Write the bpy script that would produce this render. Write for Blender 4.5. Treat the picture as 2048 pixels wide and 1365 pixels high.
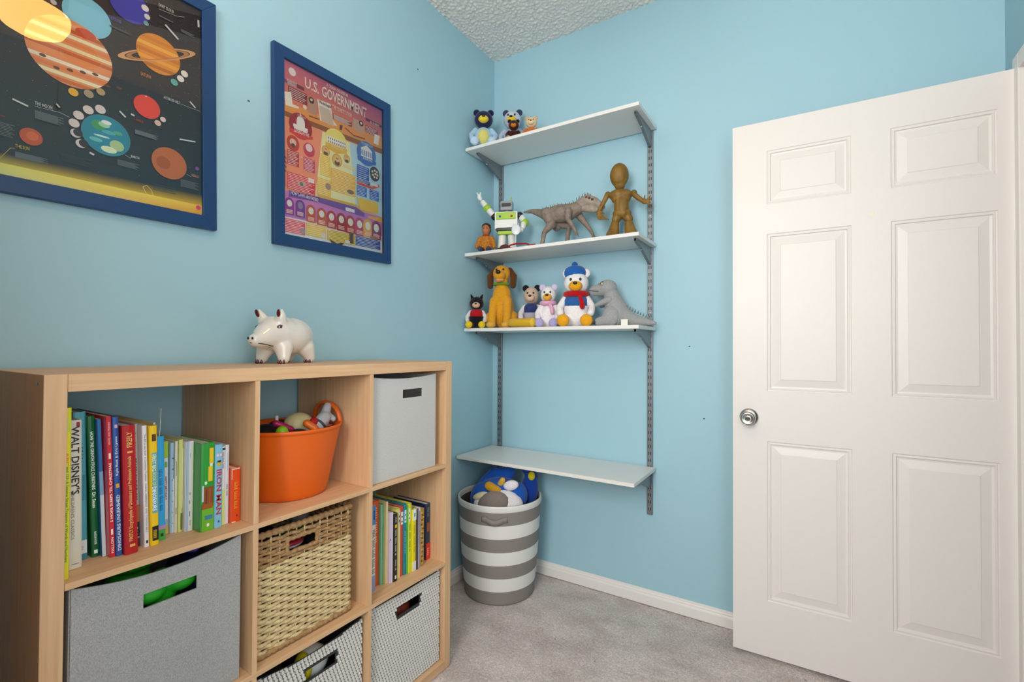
import bpy, bmesh, math, random
from math import sin, cos, pi, radians
from mathutils import Vector, Matrix
for o in list(bpy.data.objects): bpy.data.objects.remove(o, do_unlink=True)
scene = bpy.context.scene
C = scene.collection
# ------------------------------------------------------------------ camera
cam_d = bpy.data.cameras.new('camera'); cam = bpy.data.objects.new('camera', cam_d); C.objects.link(cam)
cam_d.sensor_width = 36; cam_d.lens = 951.82/2048*36; cam_d.clip_start = .02
YAW, PITCH, ROLL = 32.1242, .772, .3126
def cam_axes():
    y, p, r = map(radians, (YAW, PITCH, ROLL))
    F = Vector((-sin(y)*cos(p), cos(y)*cos(p), sin(p))); R = Vector((cos(y), sin(y), 0)); U = R.cross(F)
    return R*cos(r)+U*sin(r), -R*sin(r)+U*cos(r), F
_R, _U, _F = cam_axes()
M = Matrix((_R, _U, -_F)).transposed().to_4x4(); M.translation = (1.5173, -2.2141, 1.1813)
cam.matrix_world = M
scene.camera = cam
# ------------------------------------------------------------------ world, light, exposure
w = bpy.data.worlds.new('world'); scene.world = w; w.use_nodes = True
w.node_tree.nodes['Background'].inputs[0].default_value = (.75, .86, 1, 1)
w.node_tree.nodes['Background'].inputs[1].default_value = .6
def area(name, loc, rot, sx, sy, power, col):
    l = bpy.data.lights.new(name, 'AREA'); l.shape = 'RECTANGLE'; l.size = sx; l.size_y = sy; l.energy = power; l.color = col
    o = bpy.data.objects.new(name, l); C.objects.link(o); o.location = loc; o.rotation_euler = rot; return o
# daylight put in through two added windows, unseen, to light the room
area('added_window_light', (2.085, -2.32, 1.55), (0, radians(90), 0), 1.24, 1.16, 10, (1, .965, .925))
area('added_window_light_rear', (1.25, -3.335, 1.82), (radians(84), 0, 0), .86, 1.3, 37, (1, .965, .925))
vs = scene.view_settings
vs.view_transform = 'Standard'; vs.look = 'None'; vs.gamma = 1; vs.use_curve_mapping = False
vs.exposure = .62
random.seed(7)
# ------------------------------------------------------------------ helpers
def lin(c):
    if isinstance(c, str):
        c = c.lstrip('#'); c = [int(c[i:i+2], 16)/255 for i in (0, 2, 4)]
    return tuple((x/12.92 if x <= .04045 else ((x+.055)/1.055)**2.4) for x in c[:3])+(1,)
MATS = {}
def mat(name, col='#808080', rough=.55, metal=0, spec=.5, coat=0, sheen=0, nscale=0, namt=0, stretch=(1, 1, 1), bscale=0, bump=0, bdist=.002, emit=None, estr=0, col2=None, detail=4):
    if name in MATS: return MATS[name]
    m = bpy.data.materials.new(name); MATS[name] = m; m.use_nodes = True
    nt = m.node_tree; b = nt.nodes['Principled BSDF']; L = nt.links
    c = lin(col)
    b.inputs['Base Color'].default_value = c; b.inputs['Roughness'].default_value = rough; b.inputs['Metallic'].default_value = metal
    b.inputs['Specular IOR Level'].default_value = spec; b.inputs['Coat Weight'].default_value = coat; b.inputs['Coat Roughness'].default_value = .05
    b.inputs['Sheen Weight'].default_value = sheen
    tc = nt.nodes.new('ShaderNodeTexCoord'); mp = nt.nodes.new('ShaderNodeMapping'); mp.inputs['Scale'].default_value = stretch
    L.new(tc.outputs['Object'], mp.inputs[0])
    if nscale:
        n = nt.nodes.new('ShaderNodeTexNoise'); n.inputs['Scale'].default_value = nscale; n.inputs['Detail'].default_value = detail
        L.new(mp.outputs[0], n.inputs['Vector'])
        r = nt.nodes.new('ShaderNodeValToRGB'); r.color_ramp.elements[0].position = .3; r.color_ramp.elements[1].position = .7
        lo = lin(col2) if col2 else tuple(x*(1-namt) for x in c[:3])+(1,)
        hi = c if col2 else tuple(min(1, x*(1+namt)) for x in c[:3])+(1,)
        r.color_ramp.elements[0].color = lo; r.color_ramp.elements[1].color = hi
        L.new(n.outputs['Fac'], r.inputs[0]); L.new(r.outputs[0], b.inputs['Base Color'])
    if bscale:
        n = nt.nodes.new('ShaderNodeTexNoise'); n.inputs['Scale'].default_value = bscale; n.inputs['Detail'].default_value = 3
        L.new(mp.outputs[0], n.inputs['Vector'])
        bp = nt.nodes.new('ShaderNodeBump'); bp.inputs['Strength'].default_value = bump; bp.inputs['Distance'].default_value = bdist
        L.new(n.outputs['Fac'], bp.inputs['Height']); L.new(bp.outputs[0], b.inputs['Normal'])
    if emit:
        b.inputs['Emission Color'].default_value = lin(emit); b.inputs['Emission Strength'].default_value = estr
    return m
def glass_mat(name, tint=(1, 1, 1, 1), gain=2.0):
    if name in MATS: return MATS[name]
    m = bpy.data.materials.new(name); MATS[name] = m; m.use_nodes = True; nt = m.node_tree; nt.nodes.clear()
    o = nt.nodes.new('ShaderNodeOutputMaterial'); mx = nt.nodes.new('ShaderNodeMixShader'); t = nt.nodes.new('ShaderNodeBsdfTransparent'); g = nt.nodes.new('ShaderNodeBsdfGlossy')
    f = nt.nodes.new('ShaderNodeFresnel'); k = nt.nodes.new('ShaderNodeMath'); k.operation = 'MULTIPLY'; k.inputs[1].default_value = gain; k.use_clamp = True
    f.inputs[0].default_value = 1.5; g.inputs['Roughness'].default_value = .01; t.inputs[0].default_value = tint
    nt.links.new(f.outputs[0], k.inputs[0]); nt.links.new(k.outputs[0], mx.inputs[0]); nt.links.new(t.outputs[0], mx.inputs[1]); nt.links.new(g.outputs[0], mx.inputs[2]); nt.links.new(mx.outputs[0], o.inputs[0])
    return m
def print_mat(name, rough=.6):
    m = mat(name, '#ffffff', rough)
    nt = m.node_tree; a = nt.nodes.new('ShaderNodeVertexColor'); a.layer_name = 'Col'
    nt.links.new(a.outputs[0], nt.nodes['Principled BSDF'].inputs['Base Color']); return m
class MB:
    def __init__(s): s.v = []; s.f = []; s.m = []; s.c = []
    def add(s, vs, fs, mi=0, col=None):
        k = len(s.v); s.v += [tuple(v) for v in vs]
        for f in fs: s.f.append(tuple(i+k for i in f)); s.m.append(mi); s.c.append(col)
        return s
    def box(s, x0, x1, y0, y1, z0, z1, mi=0):
        return s.add([(x, y, z) for x in (x0, x1) for y in (y0, y1) for z in (z0, z1)],
                     [(0, 1, 3, 2), (4, 6, 7, 5), (0, 4, 5, 1), (2, 3, 7, 6), (0, 2, 6, 4), (1, 5, 7, 3)], mi)
    def tube(s, pts, rad, n=8, closed=False, mi=0, cap=True, flat=1):
        pts = [Vector(p) for p in pts]; N = len(pts)
        if not hasattr(rad, '__len__'): rad = [rad]*N
        rings = []; prev = None
        for i, p in enumerate(pts):
            a = pts[i-1] if (i or closed) else p; b = pts[(i+1) % N] if (i < N-1 or closed) else p
            t = (b-a).normalized() if (b-a).length else Vector((0, 0, 1))
            if prev is None:
                ref = Vector((0, 0, 1)) if abs(t.z) < .9 else Vector((1, 0, 0)); u = t.cross(ref).normalized()
            else: u = (prev-t*prev.dot(t)).normalized()
            prev = u; v = t.cross(u)
            rings.append([p+(u*cos(2*pi*k/n)+v*sin(2*pi*k/n)*flat)*rad[i] for k in range(n)])
        vs = [q for r in rings for q in r]; fs = []
        for i in range(N if closed else N-1):
            j = (i+1) % N
            for k in range(n): fs.append((i*n+k, i*n+(k+1) % n, j*n+(k+1) % n, j*n+k))
        if cap and not closed: fs.append(tuple(reversed(range(n)))); fs.append(tuple((N-1)*n+k for k in range(n)))
        return s.add(vs, fs, mi)
    def limb(s, pts, rad, n=10, mi=0):      # tube with rounded ends
        pts = [Vector(p) for p in pts]; rad = list(rad) if hasattr(rad, '__len__') else [rad]*len(pts)
        d0 = (pts[0]-pts[1]).normalized(); d1 = (pts[-1]-pts[-2]).normalized(); P = []; Rr = []
        for a in (80, 55, 28): P.append(pts[0]+d0*rad[0]*sin(radians(a))); Rr.append(rad[0]*cos(radians(a)))
        P += pts; Rr += rad
        for a in (28, 55, 80): P.append(pts[-1]+d1*rad[-1]*sin(radians(a))); Rr.append(rad[-1]*cos(radians(a)))
        return s.tube(P, Rr, n, mi=mi)
    def ell(s, c, r, rot=(0, 0, 0), n=16, m=10, mi=0):
        if not hasattr(r, '__len__'): r = (r, r, r)
        E = Matrix.Rotation(rot[2], 3, 'Z') @ Matrix.Rotation(rot[1], 3, 'Y') @ Matrix.Rotation(rot[0], 3, 'X'); c = Vector(c)
        vs = [c+E @ Vector((0, 0, -r[2]))]
        for i in range(1, m):
            a = -pi/2+pi*i/m
            for k in range(n): vs.append(c+E @ Vector((r[0]*cos(a)*cos(2*pi*k/n), r[1]*cos(a)*sin(2*pi*k/n), r[2]*sin(a))))
        vs.append(c+E @ Vector((0, 0, r[2]))); fs = []
        for k in range(n): fs.append((0, 1+(k+1) % n, 1+k)); fs.append((len(vs)-1, 1+(m-2)*n+k, 1+(m-2)*n+(k+1) % n))
        for i in range(m-2):
            for k in range(n): fs.append((1+i*n+k, 1+i*n+(k+1) % n, 1+(i+1)*n+(k+1) % n, 1+(i+1)*n+k))
        return s.add(vs, fs, mi)
    def lathe(s, prof, n=32, c=(0, 0, 0), mi=None, axis='Z', sx=1, sy=1):
        vs = []; fs = []
        for r, z in prof:
            for k in range(n):
                a = 2*pi*k/n; p = (r*cos(a)*sx, r*sin(a)*sy, z)
                if axis == 'Y': p = (p[0], p[2], p[1])
                if axis == 'X': p = (p[2], p[0], p[1])
                vs.append((c[0]+p[0], c[1]+p[1], c[2]+p[2]))
        k0 = len(s.v); s.v += vs
        for i in range(len(prof)-1):
            for k in range(n):
                s.f.append((k0+i*n+k, k0+i*n+(k+1) % n, k0+(i+1)*n+(k+1) % n, k0+(i+1)*n+k)); s.m.append(mi[i] if mi else 0); s.c.append(None)
        return s
    def prism(s, poly, axis, a, b, mi=0):   # poly in the two other axes, extruded from a to b
        n = len(poly)
        def P(q, t): return {'X': (t, q[0], q[1]), 'Y': (q[0], t, q[1]), 'Z': (q[0], q[1], t)}[axis]
        vs = [P(q, a) for q in poly]+[P(q, b) for q in poly]
        fs = [tuple(range(n))[::-1], tuple(range(n, 2*n))]+[(i, (i+1) % n, n+(i+1) % n, n+i) for i in range(n)]
        return s.add(vs, fs, mi)
    def build(s, name, mats, parent=None, smooth=False, bevel=0, remesh=0, sub=0, solid=0, soff=0, segs=2, smoothit=6):
        me = bpy.data.meshes.new(name); me.from_pydata(s.v, [], s.f); 
        if not isinstance(mats, (list, tuple)): mats = [mats]
        for m_ in mats: me.materials.append(m_)
        if len(mats) > 1: me.polygons.foreach_set('material_index', s.m)
        if any(c is not None for c in s.c):
            ca = me.color_attributes.new('Col', 'FLOAT_COLOR', 'CORNER'); k = 0
            for f, c in zip(s.f, s.c):
                for j in range(len(f)):
                    ca.data[k].color = c[j] if (c is not None and isinstance(c[0], tuple)) else (c or (1, 1, 1, 1)); k += 1
        bm = bmesh.new(); bm.from_mesh(me); 
        if not any(c is not None for c in s.c): bmesh.ops.recalc_face_normals(bm, faces=bm.faces)
        bm.to_mesh(me); bm.free()
        if smooth: me.polygons.foreach_set('use_smooth', [True]*len(me.polygons))
        o = bpy.data.objects.new(name, me); C.objects.link(o)
        if parent: o.parent = parent
        if remesh:
            r = o.modifiers.new('remesh', 'REMESH'); r.mode = 'VOXEL'; r.voxel_size = remesh; r.use_smooth_shade = True
            k = o.modifiers.new('smooth', 'SMOOTH'); k.factor = .5; k.iterations = smoothit
        if solid: k = o.modifiers.new('solid', 'SOLIDIFY'); k.thickness = solid; k.offset = soff
        if bevel: k = o.modifiers.new('bevel', 'BEVEL'); k.width = bevel; k.segments = segs; k.limit_method = 'ANGLE'; k.angle_limit = radians(50)
        if sub: k = o.modifiers.new('sub', 'SUBSURF'); k.levels = sub; k.render_levels = sub
        return o
def tag(o, label=None, cat=None, group=None, kind=None):
    if label: o['label'] = label
    if cat: o['category'] = cat
    if group: o['group'] = group
    if kind: o['kind'] = kind
    return o
def thing(name, label, cat, loc=(0, 0, 0), rot=(0, 0, 0), group=None):
    o = bpy.data.objects.new(name, None); o.empty_display_size = .05; C.objects.link(o); o.location = loc
    o.rotation_euler = rot if hasattr(rot, '__len__') else (0, 0, rot)
    return tag(o, label, cat, group)
TQ = []
def text(s, parent, org, u, v, w, h, m, name='lettering', bold=0):
    """lettering filling a w x h box: org lower left corner, u reading direction, v up"""
    TQ.append((s, parent, Vector(org), Vector(u), Vector(v), w, h, m, name, bold))
def flush_text():
    tmp = []
    for t in TQ:
        cu = bpy.data.curves.new('t', 'FONT'); cu.body = t[0]; cu.size = 1; cu.resolution_u = 2; cu.offset = t[9]
        o = bpy.data.objects.new('t', cu); C.objects.link(o); tmp.append(o)
    dg = bpy.context.evaluated_depsgraph_get(); dg.update()
    for t, o in zip(TQ, tmp):
        me = bpy.data.meshes.new_from_object(o.evaluated_get(dg)); s, par, org, u, v, w_, h_, m_, nm, _b = t
        xs = [q.co.x for q in me.vertices]; ys = [q.co.y for q in me.vertices]
        x0, x1, y0, y1 = min(xs), max(xs), min(ys), max(ys); n = u.cross(v)
        for q in me.vertices:
            q.co = org+u*((q.co.x-x0)/(x1-x0)*w_)+v*((q.co.y-y0)/(y1-y0)*h_)
        me.materials.clear(); me.materials.append(m_)
        ob = bpy.data.objects.new(nm, me); C.objects.link(ob); ob.parent = par
    for o in tmp:
        cu = o.data; bpy.data.objects.remove(o); bpy.data.curves.remove(cu)
def struct(o): o['kind'] = 'structure'; return o
# ------------------------------------------------------------------ materials of the room
WALL = mat('blue_wall_paint', '#a1cad9', .5, bscale=260, bump=.06, bdist=.001)
WHITE = mat('white_trim_paint', '#e9e6e3', .38)
CEIL = mat('popcorn_ceiling', '#eceae6', .9, bscale=300, bump=.5, bdist=.002)
H, XR, YB = 2.8043, 2.0713, -3.35
def popcorn():
    m = MB(); r = random.Random(3); d = .0052; nx, ny = 230, 190
    from mathutils import noise
    vs = []
    for j in range(ny+1):
        for i in range(nx+1):
            x, y = i*d, -j*d
            a = noise.noise((x*95, y*95, 0))+.6*noise.noise((x*210, y*210, 3)); k = max(0, a+.12)*.0085
            vs.append((x+r.uniform(-.0012, .0012), y+r.uniform(-.0012, .0012), H-k))
    fs = [(j*(nx+1)+i, (j+1)*(nx+1)+i, (j+1)*(nx+1)+i+1, j*(nx+1)+i+1) for j in range(ny) for i in range(nx)]
    X, Y = nx*d, -ny*d
    k = len(vs); vs += [(X, 0, H), (3.2, 0, H), (3.2, YB, H), (0, YB, H), (0, Y, H), (X, Y, H), (3.2, Y, H)]
    fs += [(k, k+5, k+6, k+1), (k+4, k+3, k+2, k+6, k+5)]
    m.add(vs, fs); o = m.build('ceiling', CEIL, smooth=True); return struct(o)
popcorn()
struct(MB().box(-.1, 0, YB-.1, .1, -.1, H+.05).build('wall_left', WALL))
struct(MB().box(0, 3.2, 0, .1, -.1, H+.05).build('wall_back', WALL))
# right wall with the doorway and an added window, rear wall with another
DY0, DY1, DZ = -.172, -.985, 2.045
m = MB()
for y0, y1, z0, z1 in ((DY0, 0, 0, H), (DY1, DY0, DZ, H), (-1.7, DY1, 0, H), (-2.94, -1.7, 0, .93), (-2.94, -1.7, 2.17, H), (YB, -2.94, 0, H)):
    m.box(XR, XR+.11, y0, y1, z0, z1)
struct(m.build('wall_right', WALL))
m = MB()
for x0, x1, z0, z1 in ((0, .8, 0, H), (.8, 1.7, 0, 1.14), (.8, 1.7, 2.5, H), (1.7, XR+.11, 0, H)): m.box(x0, x1, YB-.11, YB, z0, z1)
struct(m.build('wall_rear', WALL))
m = MB(); m.box(3.1, 3.2, -1.6, 0, 0, H); m.box(XR+.11, 3.2, -1.7, -1.6, 0, H)
struct(m.build('wall_hall', WALL))
# carpet: dense relief in view, plain beyond
def carpet():
    CM = mat('grey_carpet', '#a9a4a1', .95, spec=.1, sheen=.25, bscale=420, bump=1, bdist=.006)
    nt = CM.node_tree; b = nt.nodes['Principled BSDF']; tc = nt.nodes['Texture Coordinate']
    def noise(sc, det, st=(1, 1, 1)):
        mp = nt.nodes.new('ShaderNodeMapping'); mp.inputs['Scale'].default_value = st; n = nt.nodes.new('ShaderNodeTexNoise'); n.inputs['Scale'].default_value = sc; n.inputs['Detail'].default_value = det
        nt.links.new(tc.outputs['Object'], mp.inputs[0]); nt.links.new(mp.outputs[0], n.inputs['Vector']); return n
    def ramp(n, p0, c0, p1, c1):
        r = nt.nodes.new('ShaderNodeValToRGB'); e = r.color_ramp.elements; e[0].position = p0; e[0].color = c0; e[1].position = p1; e[1].color = c1
        nt.links.new(n.outputs['Fac'], r.inputs[0]); return r
    a = ramp(noise(6, 6, (1, 1.5, 1)), .36, lin('#dccfca'), .62, lin('#f2e7e3'))
    f = ramp(noise(170, 3), .32, (.72, .72, .72, 1), .68, (1.12, 1.12, 1.12, 1))
    mx = nt.nodes.new('ShaderNodeMixRGB'); mx.blend_type = 'MULTIPLY'; mx.inputs[0].default_value = 1
    nt.links.new(a.outputs[0], mx.inputs[1]); nt.links.new(f.outputs[0], mx.inputs[2]); nt.links.new(mx.outputs[0], b.inputs['Base Color'])
    return CM
def floor():
    from mathutils import noise
    d = .0042; x0, nx, ny = .33, 345, 275; m = MB(); vs = []; r = random.Random(9)
    for j in range(ny+1):
        for i in range(nx+1):
            x, y = x0+i*d, -.0135-j*d; e = min(1, min(i, nx-i, j+6, ny-j)/6)
            vs.append((x, y, -.0012+e*(.0026*noise.noise((x*120, y*120, 1))+.0016*noise.noise((x*260, y*260, 5))+.003*noise.noise((x*7, y*11, 2))+r.uniform(-.0007, .0007))-.002))
    m.add(vs, [(j*(nx+1)+i, (j+1)*(nx+1)+i, (j+1)*(nx+1)+i+1, j*(nx+1)+i+1) for j in range(ny) for i in range(nx)])
    X1, Y1 = x0+nx*d, -.0135-ny*d; k = len(m.v); z = -.0032
    m.add([(0, 0, z), (x0, 0, z), (X1, 0, z), (3.2, 0, z), (0, -.0135, z), (x0, -.0135, z), (X1, -.0135, z), (3.2, -.0135, z), (0, Y1, z), (x0, Y1, z), (X1, Y1, z), (3.2, Y1, z), (0, YB, z), (3.2, YB, z)],
          [(0, 4, 5, 1), (1, 5, 6, 2), (2, 6, 7, 3), (4, 8, 9, 5), (6, 10, 11, 7), (8, 12, 13, 11, 10, 9)])
    m.box(0, 3.2, YB, 0, -.1, -.006)
    return struct(m.build('floor', carpet(), smooth=True))
floor()
BB = [(0, 0), (.013, 0), (.013, .04), (.011, .046), (.0095, .0485), (.0095, .0535), (.006, .058), (.005, .0665), (0, .0675)]
struct(MB().prism([(-q[0], q[1]) for q in BB], 'X', 0, XR).build('baseboard_back', WHITE, bevel=.0008))
struct(MB().prism(BB, 'Y', YB, -.0135).build('baseboard_left', WHITE, bevel=.0008))
struct(MB().prism([(XR-q[0], q[1]) for q in BB], 'Y', YB, DY1-.06).build('baseboard_right', WHITE, bevel=.0008))
# door casing on the right wall
m = MB()
m.box(XR-.016, XR, DY0, -.1225, 0, 2.0945); m.box(XR-.016, XR, DY1-.058, DY1, 0, 2.0945); m.box(XR-.016, XR, DY1, DY0, DZ, 2.0945)
m.box(XR, XR+.11, DY0-.012, DY0, 0, DZ); m.box(XR, XR+.11, DY1, DY1+.012, 0, DZ); m.box(XR, XR+.11, DY1+.012, DY0-.012, DZ-.012, DZ)
struct(m.build('trim_1', WHITE, bevel=.003))
# two unseen windows added so that daylight reaches the room
def window(name, y0, y1, z0, z1, rear):
    m = MB()
    def bx(a0, a1, d0, d1, z0_, z1_):
        (m.box(a0, a1, YB-.07+d0, YB-.07+d1, z0_, z1_) if rear else m.box(XR+.035+d0, XR+.035+d1, a0, a1, z0_, z1_))
    f = .045
    bx(y0, y0+f, 0, .05, z0, z1); bx(y1-f, y1, 0, .05, z0, z1); bx(y0+f, y1-f, 0, .05, z0, z0+f); bx(y0+f, y1-f, 0, .05, z1-f, z1)
    o = struct(m.build(name, WHITE, bevel=.002))
    m = MB(); (m.box(y0-.04, y1+.04, YB, YB+.05, z0-.03, z0) if rear else m.box(XR-.05, XR, y0-.04, y1+.04, z0-.03, z0))
    m.build('added_window_sill', WHITE, o, bevel=.003)
    m = MB(); (m.box(y0+f, y1-f, YB-.06, YB-.056, z0+f, z1-f) if rear else m.box(XR+.055, XR+.059, y0+f, y1-f, z0+f, z1-f))
    m.build('added_window_pane', glass_mat('added_window_glass'), o)
window('added_window_1', -2.94, -1.7, .93, 2.17, False); window('added_window_2', .8, 1.7, 1.14, 2.5, True)
# ------------------------------------------------------------------ the door, standing open against the back wall
DOORM = mat('white_door_paint', '#e6e2df', .42, bscale=120, bump=.22, bdist=.0012, stretch=(3.2, 3.2, .22))
dr = bpy.data.objects.new('door_1', None); C.objects.link(dr); dr.location = (1.2559, -.155, 0); dr.rotation_euler = (0, 0, radians(1.1)); dr['kind'] = 'structure'
US = (0, .1195, .3845, .4955, .762, .806); ZS = (.012, .222, .828, 1.019, 1.622, 1.736, 1.943, 2.0585)
m = MB()
for i in range(5):
    for j in range(7):
        if i in (1, 3) and j in (1, 3, 5): continue
        m.add([(US[i], 0, ZS[j]), (US[i+1], 0, ZS[j]), (US[i+1], 0, ZS[j+1]), (US[i], 0, ZS[j+1])], [(0, 1, 2, 3)])
u1, z0, z1 = US[-1], ZS[0], ZS[-1]
m.add([(0, 0, z0), (u1, 0, z0), (u1, .035, z0), (0, .035, z0), (0, 0, z1), (u1, 0, z1), (u1, .035, z1), (0, .035, z1)], [(0, 3, 2, 1), (4, 5, 6, 7), (0, 4, 7, 3), (1, 2, 6, 5), (3, 7, 6, 2)])
m.build('door_slab', DOORM, dr)
for i in (1, 3):
    for j in (1, 3, 5):
        a0, a1, b0, b1 = US[i], US[i+1], ZS[j], ZS[j+1]; m = MB(); rings = [(0, 0), (.0025, .003), (.005, .0035), (.0075, .0018), (.0105, .0018), (.013, .0062), (.019, .0072), (.0445, .0022), (.0465, .0008)]
        vs = []
        for ins, d in rings: vs += [(a0+ins, d, b0+ins), (a1-ins, d, b0+ins), (a1-ins, d, b1-ins), (a0+ins, d, b1-ins)]
        fs = [(4*k+q, 4*k+(q+1) % 4, 4*k+4+(q+1) % 4, 4*k+4+q) for k in range(len(rings)-1) for q in range(4)]; k = 4*(len(rings)-1); fs.append((k, k+1, k+2, k+3))
        m.add(vs, fs); m.build('panel', DOORM, dr)
STEEL = mat('satin_nickel', '#b9b6b2', .26, 1)
kb = MB().lathe([(.0, 0), (.033, 0), (.033, -.004), (.029, -.0075), (.024, -.010), (.014, -.012)], 32, (.0575, 0, .9165), axis='Y').build('knob_rose', STEEL, dr, smooth=True)
MB().lathe([(.013, -.010), (.0115, -.022), (.014, -.030), (.023, -.036), (.0265, -.045), (.0255, -.053), (.022, -.0575), (.0195, -.058), (.014, -.0545), (.0065, -.053), (.0062, -.0545), (0, -.0545)], 32, (.0575, 0, .9165), axis='Y').build('door_knob', STEEL, kb, smooth=True)
MB().lathe([(.0048, -.0546), (.0048, -.0556), (0, -.0556)], 16, (.0575, 0, .9165), axis='Y').build('knob_lock', mat('dark_steel', '#55524f', .3, 1), kb)
MB().box(-.0006, 0, .008, .027, .885, .948).build('latch_plate', STEEL, dr)
# ------------------------------------------------------------------ cube bookcase
def wood(name, ax):
    st = {'Z': (1, 1, .045), 'Y': (1, .045, 1), 'X': (.045, 1, 1)}[ax]
    m = mat(name, '#dcb78f', .5, nscale=95, stretch=st, col2='#cda37a', detail=6, bscale=170, bump=.12, bdist=.001); return m
WZ, WY, WX = wood('oak_upright', 'Z'), wood('oak_across', 'Y'), wood('oak_depth', 'X')
BX0, BX1, BY1 = .016, .3792, -.8232; BW, BT, BD, BH = 1.12, .0322, .0125, 1.1283; BY0 = BY1-BW
CW = (BW-2*BT-2*BD)/3; CHh = (BH-2*BT-2*BD)/3
ZT = BH-BT; S1 = ZT-CHh; S2 = S1-BD-CHh          # tops of the two inner shelves
bc = thing('cube_bookcase', 'light oak cube bookcase with nine compartments against the left wall', 'bookcase', (0, BY0, 0))
MB().box(BX0, BX1, 0, BT, 0, BH).build('side_panel', WZ, bc, bevel=.0012); MB().box(BX0, BX1, BW-BT, BW, 0, BH).build('side_panel', WZ, bc, bevel=.0012)
MB().box(BX0, BX1, BT+.0002, BW-BT-.0002, BH-BT, BH).build('top_panel', WY, bc, bevel=.001); MB().box(BX0, BX1, BT+.0002, BW-BT-.0002, 0, BT).build('bottom_panel', WY, bc, bevel=.001)
for z in (S1, S2): MB().box(BX0, BX1, BT+.0002, BW-BT-.0002, z-BD, z).build('shelf', WY, bc, bevel=.0006)
for k in (1, 2):
    y = BT+CW*k+BD*(k-1)
    for z0, z1 in ((BT, S2-BD), (S2, S1-BD), (S1, ZT)): MB().box(BX0, BX1-.0004, y, y+BD, z0+.0002, z1-.0002).build('divider', WZ, bc, bevel=.0006)
for z in (BH-.0165, .0165):
    for x in (.345, .055): MB().lathe([(0, -.0012), (.0026, -.0012), (.003, -.0004), (.0052, -.0004), (.0056, 0)], 12, (x, 0, z), axis='Y').build('screw', STEEL, bc)
def cy(k): return BY0+BT+(2-k)*(CW+BD)     # left edge of column: 2 left, 1 middle, 0 right
# ------------------------------------------------------------------ wall shelving
RAIL = mat('grey_steel_rail', '#8d9298', .38, .75); DARK = mat('dark_slot', '#15171a', .8); BRK = mat('grey_steel_bracket', '#84898c', .45, .6)
MEL = mat('white_melamine', '#e4e3e0', .35)
for x0, lb in ((.042, 'slotted grey metal shelf rail beside the wall corner'), (.8745, 'slotted grey metal shelf rail nearer the door')):
    t = thing('shelf_rail', lb, 'rail', (x0, 0, .415), group='shelf rails on the back wall')
    m = MB(); W_ = .0255; m.box(0, W_, -.003, 0, 0, 1.79); m.box(0, .0022, -.013, -.003, 0, 1.79); m.box(W_-.0022, W_, -.013, -.003, 0, 1.79); m.box(.0022, W_-.0022, -.013, -.0115, 0, 1.79)
    m.build('rail_channel', RAIL, t, bevel=.0006)
    m = MB()
    for k in range(55):
        z = .02+k*.0318
        for a in (.0065, .0165): m.box(a, a+.0032, -.01325, -.0128, z, z+.0145)
    tag(m.build('slot', DARK, t), kind='stuff')
    for z in (.035, .47, .93, 1.38): MB().lathe([(0, -.0152), (.0028, -.0148), (.0042, -.0132)], 10, (W_/2, 0, z), axis='Y').build('screw', mat('zinc', '#cfd0d0', .3, .8), t)
SH = ((2.2092, .2731, .0075, 'top white wall shelf holding the four plush bears'), (1.6644, .2731, .0075, 'second white wall shelf holding the robot and wooden figure'), (1.2778, .2731, .0075, 'third white wall shelf holding the row of plush animals'), (.6355, .3261, .0065, 'empty lowest white wall shelf above the striped hamper'))
SHN = ('top', 'second', 'third', 'lowest')
for (z, d, x0, lb), nm in zip(SH, SHN):
    tag(MB().box(x0, .915, -d, -.0135, z-.0158, z).build('wall_shelf', MEL, bevel=.0012), lb, 'shelf', 'white boards of the wall shelving')
    for xr, side in ((.042, 'corner'), (.8745, 'door')):
        b = thing('shelf_bracket', 'grey steel bracket under the %s wall shelf on the %s side' % (nm, side), 'bracket', (xr+.0127, -.0135, z-.0158), group='steel shelf brackets')
        t_ = d-.055
        m = MB(); pr = [(0, -.0002), (-t_, -.0002), (-t_, -.011), (-.13, -.033), (-.012, -.079), (0, -.079)]
        m.prism(pr, 'X', -.0062, -.0046); m.prism(pr, 'X', .0046, .0062); m.add([(-.0046, -t_, -.011), (.0046, -t_, -.011), (.0046, -.13, -.033), (-.0046, -.13, -.033), (-.0046, -.012, -.079), (.0046, -.012, -.079)], [(0, 1, 2, 3), (3, 2, 5, 4)])
        m.build('bracket_arm', BRK, b)
        MB().lathe([(0, -.0035), (.0032, -.003), (.0045, 0)], 10, (0, -.135, -.034)).build('screw', MATS['zinc'], b)
# old nail marks on the walls
NAIL = mat('nail_hole', '#4a5a62', .8)
for par, p in (('wall_left', (.0006, -1.3863, 1.9636)), ('wall_left', (.0006, -.62, 2.45))): MB().ell(p, (.0008, .004, .0035)).build('nail_hole', NAIL, bpy.data.objects[par])
for p in ((1.1209, -.0006, .8739), (1.06, -.0006, 1.19)): MB().ell(p, (.004, .0008, .003)).build('nail_hole', NAIL, bpy.data.objects['wall_back'])
MB().ell((.4435, -.0002, 1.655), (.008, .0006, .0075)).build('paint_chip', mat('cream_filler', '#efe9d8', .6), dr)
WDK = mat('shade_wardrobe_wood', '#b89870', .5, nscale=60, col2='#9a7a54', stretch=(1, 1, .06))
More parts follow.
